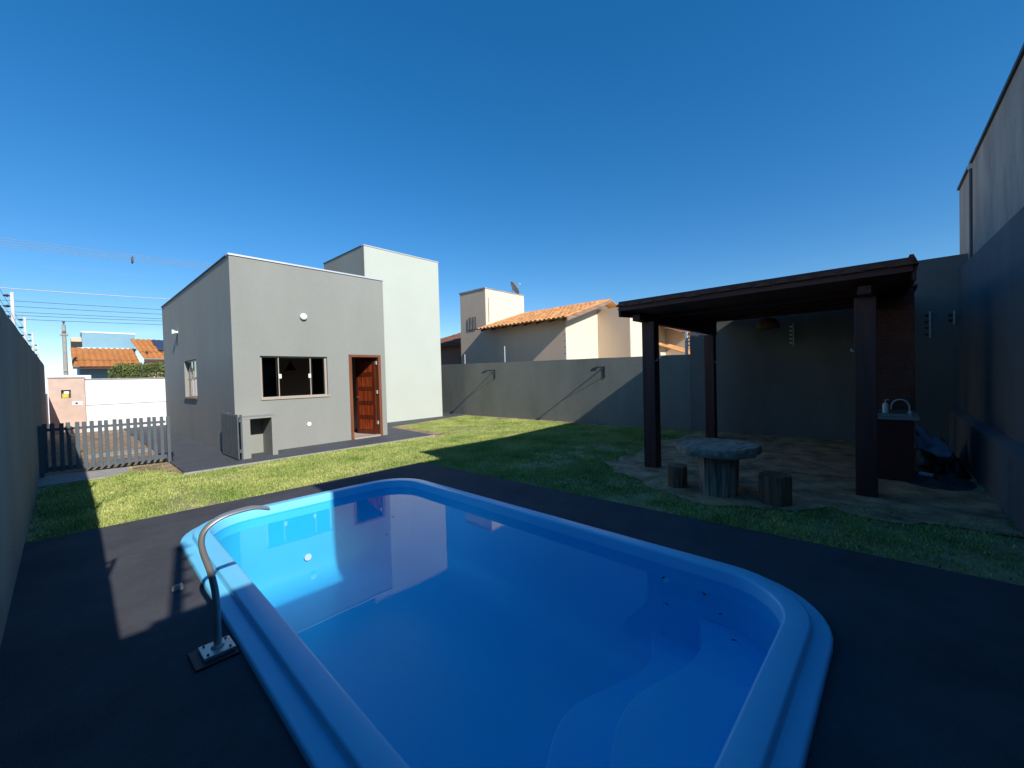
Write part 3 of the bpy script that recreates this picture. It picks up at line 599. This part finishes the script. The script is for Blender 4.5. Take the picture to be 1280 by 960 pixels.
# wall lamps, outlet
def wall_lamp(c, axis, label):
    t = thing('wall_lamp', label, 'lamp', c); x, y, z = c
    pr = lambda prof: B().lathe([(r, -d) for r, d in prof], c, 20, axis)
    pr([(.06, 0), (.06, .015), (.05, .025)]).build('base', M['whitep'], t, smooth=True)
    pr([(.075, .024), (.08, .035), (.075, .055), (.055, .07), (.025, .077), (.001, .078)]).build('shade', M['lamp'], t, smooth=True)
    return t
wall_lamp((3.82, 9.93, 3.02), 1, 'round white wall lamp above the dark window of the house')
t = thing('wall_lamp', 'white floodlight on the shaded side wall of the house', 'lamp', (2.40, 15.6, 3.1))
B().box(2.37, 2.402, 15.57, 15.63, 3.07, 3.13).build('base', M['whitep'], t); B().hexa([(2.26, 15.52, 3.03), (2.371, 15.57, 3.08), (2.371, 15.64, 3.08), (2.26, 15.68, 3.03)], [(2.26, 15.52, 3.17), (2.371, 15.57, 3.12), (2.371, 15.64, 3.12), (2.26, 15.68, 3.17)]).build('head', M['lamp'], t, bevel=.01)
b = B(); b.tube([(2.392, 15.62, 3.07), (2.385, 15.68, 2.9), (2.39, 15.72, 2.72)], .010, 6); b.build('cable', M['black'], t)
b = B(); b.lathe([(.05, 0), (.05, -.008), (.045, -.014)], (3.87, 9.93, .52), 16, 1); o = tag(b.build('wall_outlet', M['whitep'], None, smooth=True), 'small white round outlet cover low on the house front wall', 'outlet')
b = B(); b.box(3.86, 3.88, 9.912, 9.917, .51, .53); b.build('socket', M['cement'], o)
# things in the room behind the window
t = thing('pendant_lamp', 'black cone pendant lamp hanging behind the open window', 'lamp', (4.24, 12.0, 2.7))
b = B(); b.tube([(4.24, 12, 2.705), (4.24, 12, 2.05)], .006, 6); b.build('cord', M['black'], t)
b = B(); b.lathe([(.03, 2.07), (.035, 2.02), (.06, 1.98), (.13, 1.85), (.145, 1.83)], (4.24, 12, 0), 20); b.build('shade', M['black'], t, smooth=True)
t = thing('refrigerator', 'blue grey refrigerator standing in the dark room behind the window', 'refrigerator', (3.75, 12.85, .045))
b = B(); b.box(3.45, 4.05, 12.55, 13.18, .045, 1.72); b.build('body', M['fridge'], t, bevel=.02)
b = B(); b.box(3.46, 4.04, 12.51, 12.549, .10, 1.18); b.build('door', M['fridge'], t, bevel=.01); b = B(); b.box(3.46, 4.04, 12.51, 12.549, 1.20, 1.70); b.build('door', M['fridge'], t, bevel=.01)
b = B(); b.box(3.50, 3.52, 12.475, 12.509, .8, 1.12); b.build('handle', M['flash'], t)

# ------------------------------------------------------------------ picket fence and the loose gate leaf
pf = thing('picket_fence', 'blue grey picket fence between the pool side wall and the house pavement', 'fence', (0.55, 10.6, 0))
A = Vector((-0.265, 10.66)); Z = Vector((1.36, 10.47)); D = (Z - A).normalized(); N = Vector((D.y, -D.x))
pm = B().box(-.027, .027, -.010, .010, 0, .845); me = bpy.data.meshes.new('picket'); me.from_pydata(pm.v, [], pm.f)
bm = bmesh.new(); bm.from_mesh(me); bmesh.ops.bevel(bm, geom=list(bm.edges), offset=.003, segments=1, affect='EDGES'); bm.to_mesh(me); bm.free()
for k in range(17):
    p = A.lerp(Z, (k + .55) / 17.2); o = link('picket', me, M['fence'], pf, loc=(p.x, p.y, .065 + .004 * math.sin(k * 2.3))); o.rotation_euler.z = math.atan2(D.y, D.x) + .02 * math.sin(k * 5.1); o.rotation_euler.y = .012 * math.sin(k * 3.7)
for z, hgt in ((.80, .045), (.115, .075)):
    b = B(); q = N * -0.022; b.bar((A.x + q.x, A.y + q.y, z), (Z.x + q.x, Z.y + q.y, z), .022, hgt); b.build('rail', M['fence'], pf)
b = B(); b.box(-.292, -.235, 10.60, 10.70, -.03, .88); b.build('post', M['fence'], pf)
b = B(); b.box(1.37, 1.42, 10.42, 10.48, -.03, .90); b.build('post', M['fence'], pf)
b = B(); b.tube([(1.43, 10.42, .0), (1.43, 10.40, .10), (1.46, 10.38, .14)], .010, 6); b.build('latch', M['black'], pf)
gl = thing('gate_leaf', 'dark slatted picket gate leaf leaning on the corner of the house', 'gate', (2.31, 9.85, 0))
me2 = bpy.data.meshes.new('slat'); bb = B().box(-.012, .012, -.036, .036, 0, .87); me2.from_pydata(bb.v, [], bb.f)
for k in range(9):
    o = link('slat', me2, M['fence'], gl, loc=(2.275, 9.30 + k * .132, .035)); o.rotation_euler.z = .10
for z in (.16, .76):
    b = B(); b.box(2.295, 2.325, 9.24, 10.42, z, z + .06); b.build('rail', M['fence'], gl)
b = B(); b.box(2.325, 2.353, 9.26, 9.32, .0, .9); b.box(2.325, 2.39, 10.30, 10.36, .0, .9); b.build('stile', M['fence'], gl)

# ------------------------------------------------------------------ timber shelter
gz = thing('timber_shelter', 'dark red timber shelter with four posts and clay tile roof', 'shelter', (8.2, 1.4, 0))
for (x, y) in ((6.42, 2.75), (6.42, .12), (10.0, 2.88), (10.0, .12)):
    b = B(); b.box(x - .10, x + .10, y - .10, y + .10, -.06, 2.33); o = b.build('post', M['gaz'], gz, bevel=.008)
    sg = 1 if (x, y) == (6.42, .12) else -1; hy = y + sg * .10
    b = B(); b.tube([(x - .05, hy, 1.70), (x - .05, hy + sg * .02, 1.70), (x - .05, hy + sg * .035, 1.715), (x - .05, hy + sg * .025, 1.735)], .007, 6); b.build('hook', M['flash'], o)
zr = lambda x: 2.51 + (x - 5.9) * .055
for y in (2.83, .12):
    b = B(); b.hexa([(6.08, y - .06, 2.331), (10.14, y - .06, 2.331), (10.14, y + .06, 2.331), (6.08, y + .06, 2.331)], [(6.08, y - .06, zr(6.08) - .095), (10.14, y - .06, zr(10.14) - .095), (10.14, y + .06, zr(10.14) - .095), (6.08, y + .06, zr(6.08) - .095)]); b.build('side_beam', M['gazx'], gz, bevel=.005)
for k in range(6):
    x = 7.3 + k * .64
    b = B(); b.box(x, x + .06, -.20, 2.96, zr(x) - .092, zr(x) - .022); b.build('rafter', M['gazy'], gz)
b = B(); b.hexa([(5.93, -.26, zr(5.93) - .022), (10.9, -.26, zr(10.9) - .022), (10.9, 3.02, zr(10.9) - .022), (5.93, 3.02, zr(5.93) - .022)], [(5.93, -.26, zr(5.93)), (10.9, -.26, zr(10.9)), (10.9, 3.02, zr(10.9)), (5.93, 3.02, zr(5.93))]); b.build('ceiling_board', M['gazx'], gz)
b = B(); b.box(5.895, 5.929, -.265, 3.03, 2.485, 2.632); b.build('fascia', M['gazy'], gz, bevel=.004)
b = B(); b.hexa([(5.93, 3.0205, zr(5.93) - .11), (10.9, 3.0205, zr(10.9) - .11), (10.9, 3.05, zr(10.9) - .11), (5.93, 3.05, zr(5.93) - .11)], [(5.93, 3.0205, zr(5.93)), (10.9, 3.0205, zr(10.9)), (10.9, 3.05, zr(10.9)), (5.93, 3.05, zr(5.93))]); b.build('fascia', M['gazx'], gz)
b = B(); b.hexa([(5.93, -.29, zr(5.93) - .11), (10.9, -.29, zr(10.9) - .11), (10.9, -.2605, zr(10.9) - .11), (5.93, -.2605, zr(5.93) - .11)], [(5.93, -.29, zr(5.93)), (10.9, -.29, zr(10.9)), (10.9, -.2605, zr(10.9)), (5.93, -.2605, zr(5.93))]); b.build('fascia', M['gazx'], gz)

def tile_roof(name, m, parent, o, eave, slope, ne, ns, period=0.20, row=0.36, h=0.045):
    """barrel tiles: o = eave corner, eave/slope = full edge vectors"""
    o = Vector(o); E_ = Vector(eave); S_ = Vector(slope); nv = E_.cross(S_).normalized()
    if nv.z < 0: nv = -nv
    nc = max(1, int(E_.length / period)); nr = max(1, int(S_.length / row)); b = B()
    for i in range(nc):
        for j in range(nr):
            jt = random.uniform(-.006, .006); vs = []
            for (sv, lift) in ((j / nr - 0.02, .016), ((j + 1) / nr, .0)):
                for k in range(5):
                    t = k / 4; prof = math.sin(t * math.pi) * h
                    vs.append(o + E_ * ((i + .04 + .92 * t) / nc) + S_ * max(-.03, sv) + nv * (prof + lift + jt + .004))
            fs = [(k, k + 1, 6 + k, 5 + k) for k in range(4)]
            fs.append((0, 1, 2, 3, 4))
            b.add(vs, fs)
    # pans between the barrels
    q = [o - nv * .02, o + E_ - nv * .02, o + E_ + S_ - nv * .02, o + S_ - nv * .02]; q2 = [v + nv * .022 for v in q]
    b.hexa(q, q2)
    ob = b.build(name, m, parent, fix=False); ob['kind'] = 'stuff'; return ob
tile_roof('roof_tiles', M['tiled'], gz, (5.94, -.30, 2.536), (0, 3.37, 0), (4.96, 0, .273), 0, 0)
b = B(); b.hexa([(5.93, -.31, 2.56), (6.3, -.31, 2.58), (6.3, -.20, 2.58), (5.93, -.20, 2.56)], [(5.93, -.27, 2.665), (6.3, -.27, 2.68), (6.3, -.24, 2.68), (5.93, -.24, 2.665)]); b.build('ridge_tile', M['tiled'], gz)
t = thing('wicker_lamp', 'brown wicker pendant lamp hanging under the shelter roof', 'lamp', (8.2, 1.42, 2.6))
b = B(); b.tube([(8.2, 1.42, zr(8.2) - .01), (8.2, 1.42, 2.38)], .006, 6); b.build('cord', M['black'], t)
b = B(); b.lathe([(.04, 2.40), (.10, 2.38), (.16, 2.32), (.18, 2.25), (.17, 2.21), (.165, 2.21)], (8.2, 1.42, 0), 20); b.build('shade', M['wicker'], t, smooth=True)

# ------------------------------------------------------------------ log table and stools
def log_mesh(name, m, parent, c, r, z0, z1, seed, taper=1.0, n=28, rings=7, rough=.10):
    b = B(); vs = []; fs = []
    for i in range(rings + 1):
        t = i / rings; z = z0 + (z1 - z0) * t
        for j in range(n):
            a = 2 * math.pi * j / n; k = 1 + rough * noise.noise((math.cos(a) * 1.8, math.sin(a) * 1.8, seed)) + rough * .7 * noise.noise((math.cos(a) * 5, math.sin(a) * 5, seed + t * .4))
            rr = r * k * (1 + (taper - 1) * t) * (0.975 if i in (0, rings) else 1)
            vs.append((c[0] + rr * math.cos(a), c[1] + rr * math.sin(a), z + (.012 * noise.noise((a, seed, 0)) if i == rings else 0)))
    for i in range(rings):
        for j in range(n): fs.append((i * n + j, i * n + (j + 1) % n, (i + 1) * n + (j + 1) % n, (i + 1) * n + j))
    fs += [tuple(range(n))[::-1], tuple(rings * n + j for j in range(n))]
    b.add(vs, fs); return b.build(name, m, parent, smooth=True)
tb = thing('log_table', 'weathered round slab table on a thick log pedestal', 'table', (5.47, 1.50, 0))
log_mesh('pedestal', M['log'], tb, (5.47, 1.50), .215, -.03, .51, 4.2, 1.08, rough=.14)
b = log_mesh('tabletop', M['slab'], tb, (5.45, 1.50), .455, .50, .605, 7.7, 1.02, 36, 4, .12)
o = log_mesh('log_stool', M['logr'], None, (5.50, 2.02), .125, -.03, .26, 9.1); tag(o, 'short log stool between the table and the corner post, with pale cut edge', 'stool')
o = log_mesh('log_stool', M['logr'], None, (5.45, .90), .165, -.03, .31, 12.4, rough=.08); tag(o, 'wide reddish log stool standing between table and the post with the sink', 'stool')
o = log_mesh('log_stool', M['log'], None, (6.25, 1.75), .15, -.03, .28, 15.4); tag(o, 'dark log stool hidden behind the pedestal of the slab table', 'stool')

# ------------------------------------------------------------------ brick barbecue with sink
bq = thing('brick_barbecue', 'dark red brick barbecue chimney with stone counter inside the shelter', 'barbecue', (8.2, -.1, 0))
b = B(); b.box(8.012, 8.588, -.358, .238, .88, 2.60); core = b.build('masonry_core', M['mortar'], bq)
bk = B().box(-.009, .009, -.098, .098, -.028, .028); mbr = bpy.data.meshes.new('brick'); mbr.from_pydata(bk.v, [], bk.f)
bk = B().box(-.098, .098, -.009, .009, -.028, .028); mbs = bpy.data.meshes.new('brick_side'); mbs.from_pydata(bk.v, [], bk.f)
nrow = 26
for r_ in range(nrow):
    z = .915 + r_ * .065
    off = 0 if r_ % 2 else .10
    for k in range(4):
        y0 = -.36 + k * .205 - off; y1 = y0 + .197; y0c = max(-.368, y0); y1c = min(.248, y1)
        if y1c - y0c < .04: continue
        o = link('brick', mbr, M['brick'], bq, loc=(8.009 + random.uniform(-.003, .002), (y0c + y1c) / 2, z)); o.scale.y = (y1c - y0c) / .196
    for k in range(4):
        x0 = 8.01 + k * .205 - (.10 - off); x1 = x0 + .197; x0c = max(8.02, x0); x1c = min(8.59, x1)
        if x1c - x0c < .04: continue
        o = link('brick', mbs, M['brick'], bq, loc=((x0c + x1c) / 2, -.361 + random.uniform(-.002, .003), z)); o.scale.x = (x1c - x0c) / .196
b = B(); b.box(7.98, 8.62, -.40, .27, 2.605, 2.64); b.build('chimney_cap', M['darkflash'], bq)
b = B(); b.box(7.42, 8.58, -.33, .24, -.04, .80); b.build('base', M['redbase'], bq, bevel=.006)
b = B(); wall_holes(b, 'y', 0, 1, 0, 1, 0, 1, []) if False else None
b = B(); b.box(7.38, 8.006, -.38, -.30, .801, .845); b.box(7.38, 8.006, .10, .26, .801, .845); b.box(7.38, 7.46, -.2999, .0999, .801, .845); b.box(7.86, 8.006, -.2999, .0999, .801, .845); b.build('countertop', M['granite'], bq)
b = B(); b.box(7.461, 7.859, -.299, .099, .803, .815); b.build('sink_bowl', M['steel'], bq)
fa = thing('sink_faucet', 'curved steel gooseneck faucet on the barbecue counter', 'faucet', (7.92, -.30, .845))
b = B(); b.tube([(7.93, -.315, .844), (7.93, -.31, .90)] + [(7.93, -.215 - .095 * math.cos(t), .93 + .11 * math.sin(t)) for t in [k * math.pi / 10 for k in range(11)]] + [(7.93, -.118, .90)], .011, 8); b.build('spout', M['flash'], fa, smooth=True)
b = B(); b.lathe([(.025, .844), (.025, .865), (.016, .88)], (7.93, -.315, 0), 12); b.build('base', M['flash'], fa, smooth=True)
so_ = thing('soap_bottle', 'pale soap pump bottle on the barbecue counter beside the faucet', 'bottle', (7.92, -.03, .845))
b = B(); b.lathe([(.032, .845), (.034, .86), (.034, .96), (.022, .985), (.012, .99)], (7.92, -.06, 0), 14); b.build('bottle_body', M['whitep'], so_, smooth=True)
b = B(); b.tube([(7.92, -.06, .985), (7.92, -.06, 1.03), (7.92, -.10, 1.035)], .008, 6); b.build('pump', M['flash'], so_)

# ------------------------------------------------------------------ pile of sheets and bags in the corner
def mound(name, m, c, rx, ry, h, seed, label, cat, n=26):
    b = B(); vs = []; fs = []
    for i in range(n + 1):
        for j in range(n + 1):
            u = -1 + 2 * i / n; v = -1 + 2 * j / n; d = min(1, math.hypot(u, v)); g = (1 - d ** 2.2)
            k = .5 + .9 * abs(noise.noise((u * 1.6, v * 1.6, seed))) + .35 * abs(noise.noise((u * 4, v * 4, seed + 3)))
            vs.append((c[0] + u * rx, c[1] + v * ry, c[2] + max(0, h * g * k) - (.02 if d >= 1 else 0)))
    for i in range(n):
        for j in range(n): fs.append((i * (n + 1) + j, (i + 1) * (n + 1) + j, (i + 1) * (n + 1) + j + 1, i * (n + 1) + j + 1))
    b.add(vs, fs); return tag(b.build(name, m), label, cat)
mound('black_bag', M['bin'], (9.0, -.62, -.02), .62, .30, .42, 3.3, 'black plastic rubbish bag in the corner by the brick barbecue', 'bag')
mound('black_bag', M['bin'], (8.25, -.70, -.02), .42, .22, .26, 8.3, 'low crumpled black bag beside the plinth near the dark tarp', 'bag')
mound('tarp_sheet', M['tarp'], (7.7, -.55, -.012), .55, .36, .06, 5.1, 'dark green tarp lying flat on the dirt by the barbecue', 'tarp')
b = B(); vs = []; fs = []; n = 16
for i in range(n + 1):
    for j in range(n + 1):
        u = i / n; v = j / n; x = 8.62 + .10 * noise.noise((u * 3, v * 3, 2)) - .22 * v; y = -.40 - .30 * u - .12 * v * u; z = .64 - .34 * v - .26 * u * (1 - .3 * v) + .05 * noise.noise((u * 5, v * 4, 9))
        vs.append((x, y, z))
for i in range(n):
    for j in range(n): fs.append((i * (n + 1) + j, (i + 1) * (n + 1) + j, (i + 1) * (n + 1) + j + 1, i * (n + 1) + j + 1))
b.add(vs, fs); o = b.build('plastic_sheet', M['palesheet'], None, smooth=True); md = o.modifiers.new('thick', 'SOLIDIFY'); md.thickness = .012
tag(o, 'pale blue grey plastic sheet draped over the black bag behind the sink', 'sheet')
b = B(); b.tube([(7.78, -.40, .045), (7.70, -.52, .045)], .028, 10); bt = b.build('plastic_bottle', M['whitep']); tag(bt, 'small white bottle with red cap lying on the dark tarp', 'bottle')
b = B(); b.tube([(7.70, -.521, .045), (7.665, -.57, .045)], .018, 10); b.build('cap', M['red'], bt)

# ------------------------------------------------------------------ beige house beyond the low wall
bh = thing('beige_house', 'beige neighbouring house with orange tile roof and square tower', 'house', (14.5, 10.5, 0))
b = B(); b.box(13.0, 18.5, 8.89, 13.2, -.05, 3.72); b.add([(13.0, 8.89, 3.72), (15.75, 8.89, 4.60), (18.5, 8.89, 3.72), (13.0, 9.05, 3.72), (15.75, 9.05, 4.60), (18.5, 9.05, 3.72)], [(0, 2, 1), (3, 4, 5), (0, 1, 4, 3), (1, 2, 5, 4)]); b.build('wall', M['cream'], bh)
b = B(); b.box(12.985, 12.998, 8.91, 14.97, -.05, 3.72); b.build('side_shade_face', M['beige'], bh)  # thin beige plate puts the side's shade into colour over the cream wall
b = B(); b.box(13.0, 15.68, 13.21, 14.95, -.05, 5.50); b.build('tower', M['cream'], bh)
b = B(); b.box(12.985, 12.998, 13.215, 14.945, 3.721, 5.498); b.build('tower_shade_face', M['beige'], bh)  # same shade tone laid over the tower's less lit side
b = B(); b.box(12.96, 13.10, 13.19, 14.99, 5.50, 5.56); b.box(13.1001, 15.70, 13.19, 13.3, 5.50, 5.54); b.build('tower_capping', M['conc'], bh)
b = B(); b.box(13.14, 13.20, 13.196, 13.208, 4.0, 5.12); b.build('wall_slot', M['conc'], bh)
b = B(); b.box(12.962, 12.984, 13.87, 14.38, 3.72, 4.30); w_ = b.build('window', M['iron'], bh)
for k in range(5): bb = B(); bb.box(12.948, 12.961, 13.92 + k * .105, 13.935 + k * .105, 3.73, 4.29); bb.build('window_bar', M['cement'], w_)
b = B(); b.box(15.4, 19, 7.42, 8.885, -.05, 4.22); b.build('wing_wall', M['cream'], bh); b = B(); b.box(15.385, 15.398, 7.43, 8.87, -.05, 4.219); b.build('wing_shade_face', M['beige'], bh)  # wing side gets the beige shade tone over its cream wall too
roof = thing  # keep name free
tile_roof('roof_tiles', M['tilew'], bh, (12.40, 8.42, 3.60), (0, 4.78, 0), (3.35, 0, 1.04), 0, 0, .21, .36, .06)
tile_roof('roof_tiles', M['tilew'], bh, (19.1, 8.42, 3.60), (0, 4.78, 0), (-3.35, 0, 1.04), 0, 0, .42, .9, .06)
b = B(); b.hexa([(12.40, 8.40, 3.47), (15.75, 8.40, 4.51), (15.75, 8.45, 4.51), (12.40, 8.45, 3.47)], [(12.40, 8.40, 3.59), (15.75, 8.40, 4.63), (15.75, 8.45, 4.63), (12.40, 8.45, 3.59)]); b.build('barge_board', M['barge'], bh)
for k in range(8):
    y = 8.62 + k * .62; b = B(); b.hexa([(12.46, y, 3.50), (13.0, y, 3.665), (13.0, y + .06, 3.665), (12.46, y + .06, 3.50)], [(12.46, y, 3.57), (13.0, y, 3.74), (13.0, y + .06, 3.74), (12.46, y + .06, 3.57)]); b.build('rafter_end', M['gazx'], bh)
ds = thing('satellite_dish', 'grey satellite dish on the tower of the beige house', 'satellite dish', (15.3, 13.6, 5.5))
b = B(); c = Vector((15.30, 13.55, 5.86)); ax = Vector((.55, -.35, .42)).normalized(); u = ax.orthogonal().normalized(); w = ax.cross(u); vs = []; fs = []
for i in range(6):
    r = .36 * i / 5
    for j in range(20):
        a = 2 * math.pi * j / 20; vs.append(c + (u * math.cos(a) + w * math.sin(a)) * r + ax * (.09 * (i / 5) ** 2))
for i in range(5):
    for j in range(20): fs.append((i * 20 + j, i * 20 + (j + 1) % 20, (i + 1) * 20 + (j + 1) % 20, (i + 1) * 20 + j))
b.add(vs, fs); o = b.build('reflector', M['dish'], ds, smooth=True); o.modifiers.new('thick', 'SOLIDIFY').thickness = .01
b = B(); b.tube([c, c - ax * .08, (15.25, 13.6, 5.49)], .025, 8); b.build('mast', M['postw'], ds)
b = B(); b.tube([c + w * -.25 + ax * .05, c + ax * .42], .012, 6); b.lathe([(.03, 0), (.03, .08)], tuple(c + ax * .40), 8); b.build('feed_arm', M['postw'], ds)
# house beyond the tower
rb = thing('roofed_house', 'house with shade-darkened wall and tile eave between the white tower and the beige tower', 'house', (15, 17, 0))
b = B(); b.box(14.3, 19, 15.6, 20, -.05, 3.385); b.build('wall', mat('brown_shaded_wall', (0.22, 0.14, 0.11), .9, .1), rb)  # shade on this wall is put into its dark brown
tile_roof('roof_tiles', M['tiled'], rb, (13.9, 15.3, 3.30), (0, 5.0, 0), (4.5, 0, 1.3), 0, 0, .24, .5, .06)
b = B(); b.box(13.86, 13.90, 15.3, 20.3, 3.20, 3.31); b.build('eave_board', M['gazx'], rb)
# far small house seen under the shelter roof
sh = thing('gabled_house', 'small house with brown gable edge and orange lower roof seen under the shelter roof', 'house', (19, 7, 0))
b = B(); b.box(19.02, 24, 3.5, 8.6, -.05, 3.55); b.build('wall', M['beige'], sh)
tile_roof('roof_tiles', M['tiled'], sh, (17.9, 7.6, 3.75), (6.2, 0, 0), (0, -1.3, -.58), 0, 0, .24, .4, .06)
tile_roof('roof_tiles', M['tilew'], sh, (17.7, 7.6, 2.84), (.6, 0, .12), (0, -1.9, -.7), 0, 0, .24, .4, .06)
b = B(); b.box(17.66, 17.75, 7.3, 7.42, -.05, 2.78); b.build('pillar', M['cream'], sh)

# ------------------------------------------------------------------ the street end
fw = thing('front_wall', 'sunlit white front wall of the lot behind the picket fence', 'wall', (3.5, 20.3, 0))
b = B(); b.box(.55, 9, 20.3, 20.45, -.08, .885); b.build('wall_panel', M['whitew'], fw); b = B(); b.box(.55, 9, 20.302, 20.45, .904, 1.78); b.build('wall_panel', M['whitew'], fw)
b = B(); b.box(.55, 9, 20.34, 20.44, .8851, .9039); b.build('joint', M['cement'], fw); b = B(); b.box(.552, 9.02, 20.275, 20.47, 1.7805, 1.82); b.build('capping', M['cement'], fw)
mp = thing('meter_pillar', 'pinkish rendered pillar with yellow meter box at the front wall', 'pillar', (.18, 20.3, 0))
b = B(); wall_holes(b, 'y', 20.22, .30, -.28, .548, -.08, 1.84, [(.0, .22, 1.18, 1.45)]); b.build('pillar_body', M['pink'], mp)
b = B(); b.box(.0, .22, 20.34, 20.35, 1.18, 1.45); b.build('box_back', M['iron'], mp)
b = B(); b.box(.02, .17, 20.26, 20.339, 1.19, 1.32); b.build('meter', M['yellow'], mp, bevel=.01); b = B(); b.box(.06, .18, 20.29, 20.338, 1.325, 1.42); b.build('meter_display', M['whitep'], mp)
b = B(); b.box(.24, .48, 20.212, 20.219, .93, 1.05); lb = b.build('label_plate', M['whitep'], mp); b = B(); b.lathe([(.035, 0), (.035, -.004)], (.34, 20.212, .99), 14, 1); b.build('lock', M['iron'], lb)
b = B(); b.box(-.30, .57, 20.20, 20.54, 1.8405, 1.88); b.build('capping', M['conc'], mp)
# leafy hedge
def hedge(name, x0, x1, y0, y1, z0, z1, n, label):
    t = thing(name, label, 'hedge', ((x0 + x1) / 2, (y0 + y1) / 2, 0)); x = rng.uniform(x0, x1, n); y = rng.uniform(y0, y1, n); q = rng.random(n)
    top = z1 + .10 * (vnoise(x, y, 3.0, 5) - .5) + .05 * (vnoise(x, y, 11.0, 6) - .5) - .22 * np.clip((x0 + .35 - x) / .35, 0, 1) ** 2
    z = z0 + (top - z0) * q ** .6; y = y + .08 * (vnoise(x, z, 6, 8) - .5); m = n
    a = rng.normal(size=(m, 3)); a /= np.linalg.norm(a, axis=1)[:, None]; c = rng.normal(size=(m, 3)); c -= a * (a * c).sum(1)[:, None]; c /= np.linalg.norm(c, axis=1)[:, None]
    L = rng.uniform(.02, .045, m)[:, None]; p = np.stack([x, y, z], 1)
    V = np.stack([p - a * L, p + c * L * .45, p + a * L, p - c * L * .45], 1)
    me = bpy.data.meshes.new('foliage'); me.vertices.add(m * 4); me.vertices.foreach_set('co', V.ravel()); me.loops.add(m * 4); me.loops.foreach_set('vertex_index', np.arange(m * 4, dtype=np.int32))
    me.polygons.add(m); me.polygons.foreach_set('loop_start', np.arange(0, m * 4, 4, dtype=np.int32)); me.polygons.foreach_set('loop_total', np.full(m, 4, dtype=np.int32)); me.update(); me.validate()
    link('foliage', me, M['leaf'], t)
    b = B()
    for k in range(14):
        xx = x0 + .1 + (x1 - x0 - .2) * k / 13; yy = (y0 + y1) / 2; b.tube([(xx, yy, -.07), (xx + .05, yy + .03, z0 + .2), (xx + .1 * math.sin(k * 3), yy - .05, z1 - .3)], [.025, .018, .008], 6)
    b.build('stem', M['twig'], t)
hedge('clipped_hedge', 1.22, 4.6, 21.3, 22.0, .3, 2.40, 26000, 'dense green clipped hedge rising above the white front wall')
# utility poles and wires
up = thing('utility_pole', 'pale concrete utility pole behind the pinkish pillar', 'pole', (.2, 31, 0))
b = B(); b.tube([(.20, 31, -.1), (.20, 31, 4.75)], [.10, .075], 10); b.build('shaft', M['cement'], up); b = B(); b.box(.05, .35, 30.9, 31.1, 4.2, 4.28); b.build('crossarm', M['conc'], up)
b = B(); b.tube([(.20, 31, 4.74), (.20, 31, 4.86), (.20, 31, 4.88), (.20, 31, 4.95)], [.03, .03, .06, .05], 8); b.build('insulator', M['cable'], up)
def wire(pa, pb, sag, r, m, label, group, n=24):
    pa = Vector(pa); pb = Vector(pb); b = B(); b.tube([pa.lerp(pb, k / n) - Vector((0, 0, sag * 4 * (k / n) * (1 - k / n))) for k in range(n + 1)], r, 5)
    return tag(b.build('overhead_wire', m), label, 'wire', group)
for k in range(4):
    wire((-14, 26 + .15 * k, 7.6 - .07 * k), (16, 26 + .15 * k, 8.5 - .07 * k), .42, .009, M['cableg'], 'pale high overhead wire running above the street behind the house', 'high wires over the street')
wire((-14, 26, 5.6), (16, 26, 6.6), .45, .018, M['cablew'], 'thick pale twisted overhead cable above the street', None)
for k, (z, zz) in enumerate(((5.15, 5.9), (4.95, 5.65), (4.70, 5.45), (4.50, 5.4), (4.42, 5.15))):
    wire((-14, 26.2, z), (16, 26.2, zz), .35, .011, M['cable'], 'dark low overhead wire above the roof across the street', 'low wires over the street')
b = B(); b.bar((2.47, 26.2, 7.36), (2.47, 26.2, 7.62), .05, .5, (0, 1, 0)); tag(b.build('wire_spacer', M['cable']), 'small dark spacer hanging on the high wires', 'spacer')
# house across the street
oh = thing('tile_roof_house', 'orange tile roofed house with blue box tower across the street', 'house', (2.5, 34, 0))
b = B(); b.box(.75, 7, 33.2, 40, -.05, 2.75); b.build('wall', M['blueb'], oh)
tile_roof('roof_tiles', M['tile'], oh, (.45, 32.0, 2.66), (2.75, 0, 0.02), (0, 3.6, 1.20), 0, 0, .25, .45, .06)
b = B(); b.box(.46, 3.2, 32.0, 32.06, 2.53, 2.63); b.build('eave_board', M['gazx'], oh)
b = B(); b.box(.95, 3.3, 35.7, 38, 2.7, 4.84); b.build('box_tower', M['blueb'], oh); b = B(); b.box(.92, 3.33, 35.68, 38.02, 4.8405, 4.92); b.build('tower_capping', M['whitew'], oh)
b = B(); b.box(.75, 3.35, 35.60, 35.69, 3.80, 3.93); b.build('flashing', M['whitew'], oh)
b = B(); b.box(.5, .94, 36, 38, 3.9, 4.55); b.build('side_box', M['beige'], oh); b = B(); b.box(.49, .945, 35.985, 36.0, 3.93, 4.30); b.build('opening', M['black'], oh)
tile_roof('roof_tiles', M['tile'], oh, (3.25, 31.4, 3.10), (5.5, 0, 0.0), (-.25, 3.4, 1.35), 0, 0, .25, .45, .06)
b = B(); b.box(3.26, 8.7, 31.4, 31.47, 2.92, 3.06); b.build('eave_board', M['gazx'], oh); b = B(); b.box(3.5, 8.5, 32.3, 34, -.05, 3.0); b.build('wall', M['cream'], oh)
sv = Vector((0, 3.4, 1.35)).normalized(); nv = Vector((0, -1.35, 3.4)).normalized()
for i in range(3):
    for j in range(2):
        o0 = Vector((4.02 + i * 1.1 - .08 * j, 31.4, 3.10)) + sv * (1.15 + j * 1.05) + nv * .12; e = Vector((1.05, 0, 0)); s_ = sv * 1.0
        q = [o0, o0 + e, o0 + e + s_, o0 + s_]; bb = B(); bb.hexa(q, [v + nv * .04 for v in q]); bb.build('solar_panel', M['solar'], oh)
gw = B().box(-6, .95, 27.0, 27.15, -.05, 2.08); tag(gw.build('garden_wall', M['whitew']), 'low white garden wall across the street behind the utility pole', 'wall')
